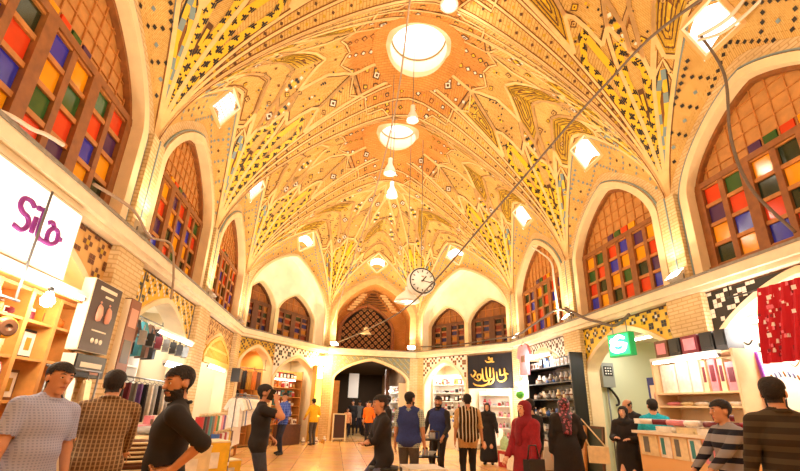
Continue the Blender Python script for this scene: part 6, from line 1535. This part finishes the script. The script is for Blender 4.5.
person('man in dark coat seen from behind walking into the gate passage', (.35, 20.3, 0), .1, 1.7, .022, top=BLK, sleeve=.95, legs=NAVY, robe='coat', robe_m=BLK)
person('man in grey shirt walking towards the gate in the dark passage', (-.1, 24.2, 0), PI, 1.7, .026, top=cl('mid_grey', '#6c6864'), sleeve=.9, legs=NAVY)
person('child in pale orange top standing in the gate passage', (-.85, 21, 0), PI, 1.32, .022, top=cl('peach', '#f0b080'), sleeve=.9, legs=NAVY, skin=SKINP)
person('person in black coat standing deep in the gate passage at left', (-.55, 22.6, 0), PI*.9, 1.72, .025, top=BLK, sleeve=.95, legs=BLK, robe='coat', robe_m=BLK)
person('woman in dark rust headscarf and black robe deep in the gate passage', (.12, 21.9, 0), PI*1.1, 1.62, .025, robe='chador', robe_m=BLK, scarf='plain', scarf_m=cl('rust', '#4c2014'), skin=SKINP)
person('man in grey cap and black jacket standing behind the seated man', (-.40, 9.3, 0), PI*.55, 1.67, .016, top=BLK, sleeve=.95, legs=BLK, cap=cl('grey_cap', '#4c4c50'), hair='short', fat=1.1, wrL=(-.2, .2, 1.0), wrR=(.2, .2, 1.0), headyaw=-.3)
STZ = .70
t = person('seated man in black shirt and grey jeans with folded arms facing left', (-.86, 5.8, 0), PI*.55, 1.68, .013, hip=(0, -.03, STZ + .125), top=BLK, sleeve=.55, legs=cl('blue_grey_jeans', '#5c5c74'), lean=.12, wrL=(.13, .24, .98), wrR=(-.10, .26, 1.02), poleL=(-.8, -.2, -.8), poleR=(.8, -.2, -.8), handdirL=(1, .1, .1), handdirR=(-1, .1, .1), ankL=(-.16, .42, .08), ankR=(.16, .38, .08), kneeL=(-.3, 1, .6), kneeR=(.3, 1, .6), hem=.83, curl=.5)
s_ = thing('stool', 'dark round stool under the seated man in black shirt', 'stool', (-.83, 5.8, 0)); mb = MB(); mb.lathe([(.001, STZ - .06), (.19, STZ - .06), (.2, STZ - .03), (.19, STZ - .012), (.001, STZ - .01)], M_BLACK, n=20); mb.build('seat', s_)
for k in range(4): mb = MB(); a = PI/4 + k*PI/2; mb.tube([(.13*math.cos(a), .13*math.sin(a), STZ - .06), (.19*math.cos(a), .19*math.sin(a), 0)], .016, M_GREY, 6); mb.build('leg', s_)
VB = cl('vest_blue', '#26346e')
person('man in blue vest over plaid shirt seen from behind', (-.26, 7.2, 0), -.35, 1.68, .013, top=PLAIDG, sleeve=-.2, legs=GREYT, vest=VB, fat=1.15, headyaw=-.5, beard=1, wrL=(-.26, .12, .88), wrR=(.27, .05, .86))
person('bearded man in blue vest with dark hood turned towards the camera', (.62, 8.7, 0), PI*.8, 1.67, .014, top=cl('charcoal', '#2c2828'), sleeve=.95, legs=DKB, vest=VB, fat=1.15, headyaw=.25, beard=1.5, wrL=(-.2, .22, .95), wrR=(.3, .12, .92), collar=cl('charcoal', '#2c2828'))
person('man seen from behind in a striped brown shawl over a tan tunic', (1.09, 8.2, 0), -.15, 1.72, .013, top=cl('tan', '#c89c64'), sleeve=.0, legs=BLK, fat=1.18, hem=.74, headyaw=-.2, headpitch=-.2, vest=BROWNSTR, wrR=(.3, .1, .86))
t = person('woman in black chador carrying a pale green bag', (2.87, 11.9, 0), PI*.85, 1.63, .017, robe='chador', robe_m=BLK, scarf='plain', scarf_m=BLK, skin=SKINP, wrL=(-.3, .15, .86), wrR=(.3, .12, .86))
b_ = thing('carrier_bag', 'pale green carrier bag carried by the woman in black chador', 'bag', (3.2, 11.5, .36), .3)
mb = MB(); mb.lathe([(.001, 0), (.11, 0), (.14, .12), (.13, .28), (.06, .38), (.05, .4)], cl('pale_green', '#b8d8a8'), n=16); mb.build('bag_body', b_); mb = MB(); mb.tube([(-.05, 0, .39), (-.03, 0, .5), (.03, 0, .5), (.05, 0, .39)], .01, cl('pale_green', '#b8d8a8'), 6); mb.build('handle', b_)
RED = cl('crimson', '#8c1220'); 
t = person('woman in crimson headscarf and crimson tunic facing left', (1.05, 5.55, 0), PI*.62, 1.57, .012, robe='tunic', robe_m=RED, scarf='long', scarf_m=cl('crimson_scarf', '#7c0e20'), skin=SKINP, legs=BLK, wrL=(-.24, .12, .88), poleL=(-.5, -.6, -.3), wrR=(.2, .2, .95))
b_ = thing('handbag', 'black shoulder bag against the hip of the woman in crimson', 'bag', (.98, 5.22, .60), .4); mb = MB(); mb.box((0, 0, .13), (.28, .1, .26), M_BLACK); mb.build('bag_body', b_); mb = MB(); mb.tube([(-.11, 0, .25), (-.07, .0, .42), (.05, 0, .42), (.11, 0, .25)], .01, M_BLACK, 6); mb.build('strap', b_)
person('man in black jacket seen from behind beside the floral headscarf', (1.78, 6.9, 0), .25, 1.63, .014, top=BLK, sleeve=.95, legs=BLK, fat=1.1, headyaw=-.4, wrL=(-.2, .2, .95))
FLOR = bpy.data.materials.new('floral_scarf'); FLOR.use_nodes = True; MATS['floral_scarf'] = FLOR; nt = FLOR.node_tree; vn = nt.nodes.new('ShaderNodeTexVoronoi'); vn.inputs['Scale'].default_value = 22; rp = nt.nodes.new('ShaderNodeValToRGB'); rp.color_ramp.interpolation = 'CONSTANT'
rp.color_ramp.elements[0].color = (*lin('#6c1430'), 1); rp.color_ramp.elements[1].position = .45; rp.color_ramp.elements[1].color = (*lin('#2c1420'), 1); e = rp.color_ramp.elements.new(.2); e.color = (*lin('#c88a94'), 1); e = rp.color_ramp.elements.new(.3); e.color = (*lin('#8c2038'), 1)
tc = nt.nodes.new('ShaderNodeTexCoord'); nt.links.new(tc.outputs['Object'], vn.inputs['Vector']); nt.links.new(vn.outputs['Distance'], rp.inputs['Fac']); nt.links.new(rp.outputs['Color'], nt.nodes['Principled BSDF'].inputs['Base Color'])
person('woman in floral maroon headscarf and black coat seen from behind', (2.18, 6.5, 0), -.35, 1.66, .013, robe='coat', robe_m=BLK, scarf='long', scarf_m=FLOR, skin=SKINP, legs=BLK, wrR=(.24, .22, .95))
b_ = thing('handbag', 'pale shoulder bag hanging at the side of the floral headscarf woman', 'bag', (2.60, 6.34, .70), -.5); mb = MB(); mb.box((0, 0, .12), (.3, .1, .24), pm('cream', .5)); mb.build('bag_body', b_); mb = MB(); mb.tube([(-.12, 0, .23), (-.28, .0, .62)], .012, pm('cream', .5), 6); mb.tube([(.12, 0, .23), (-.2, .05, .64)], .012, pm('cream', .5), 6); mb.build('strap', b_)
person('balding man in black coat bending his head, beyond the cream counter', (4.42, 7.9, 0), PI*.55, 1.74, .014, top=BLK, sleeve=.95, legs=BLK, hair='bald_ring', headpitch=-.5, fat=1.15, wrL=(-.2, .25, 1.0), wrR=(.2, .25, 1.0))
person('woman in black chador standing beyond the cream counter', (3.82, 7.3, 0), PI*.72, 1.58, .014, robe='chador', robe_m=BLK, scarf='plain', scarf_m=BLK, skin=SKINP, wrL=(-.12, .24, 1.12), wrR=(.12, .26, 1.14))
person('boy in turquoise T-shirt seen from behind at the cream counter', (3.98, 6.72, 0), -.7, 1.70, .014, top=cl('turquoise', '#18a8c0'), sleeve=-.15, legs=JEAN, headyaw=.3, wrL=(-.24, .2, .95), wrR=(.25, .1, .9))
person('man with glasses in navy and grey striped sweater bending to the counter', (2.75, 4.2, 0), PI*.42, 1.68, .011, hip=(0, -.05, .86), top=SWEAT, sleeve=.95, legs=NAVY, fat=1.2, lean=.06, headyaw=-.05, wrL=(-.2, .36, .92), wrR=(.22, .3, .88), poleL=(-.6, -.5, -1), poleR=(.6, -.5, -1))
person('bearded man in dark brown plaid shirt seen from behind at right', (2.12, 3.05, 0), -.3, 1.76, .010, top=PLAID2, sleeve=.95, legs=NAVY, fat=1.2, headyaw=-.75, beard=1.3, wrL=(-.28, .1, .86), wrR=(.3, .12, .86), collar=PLAID2)
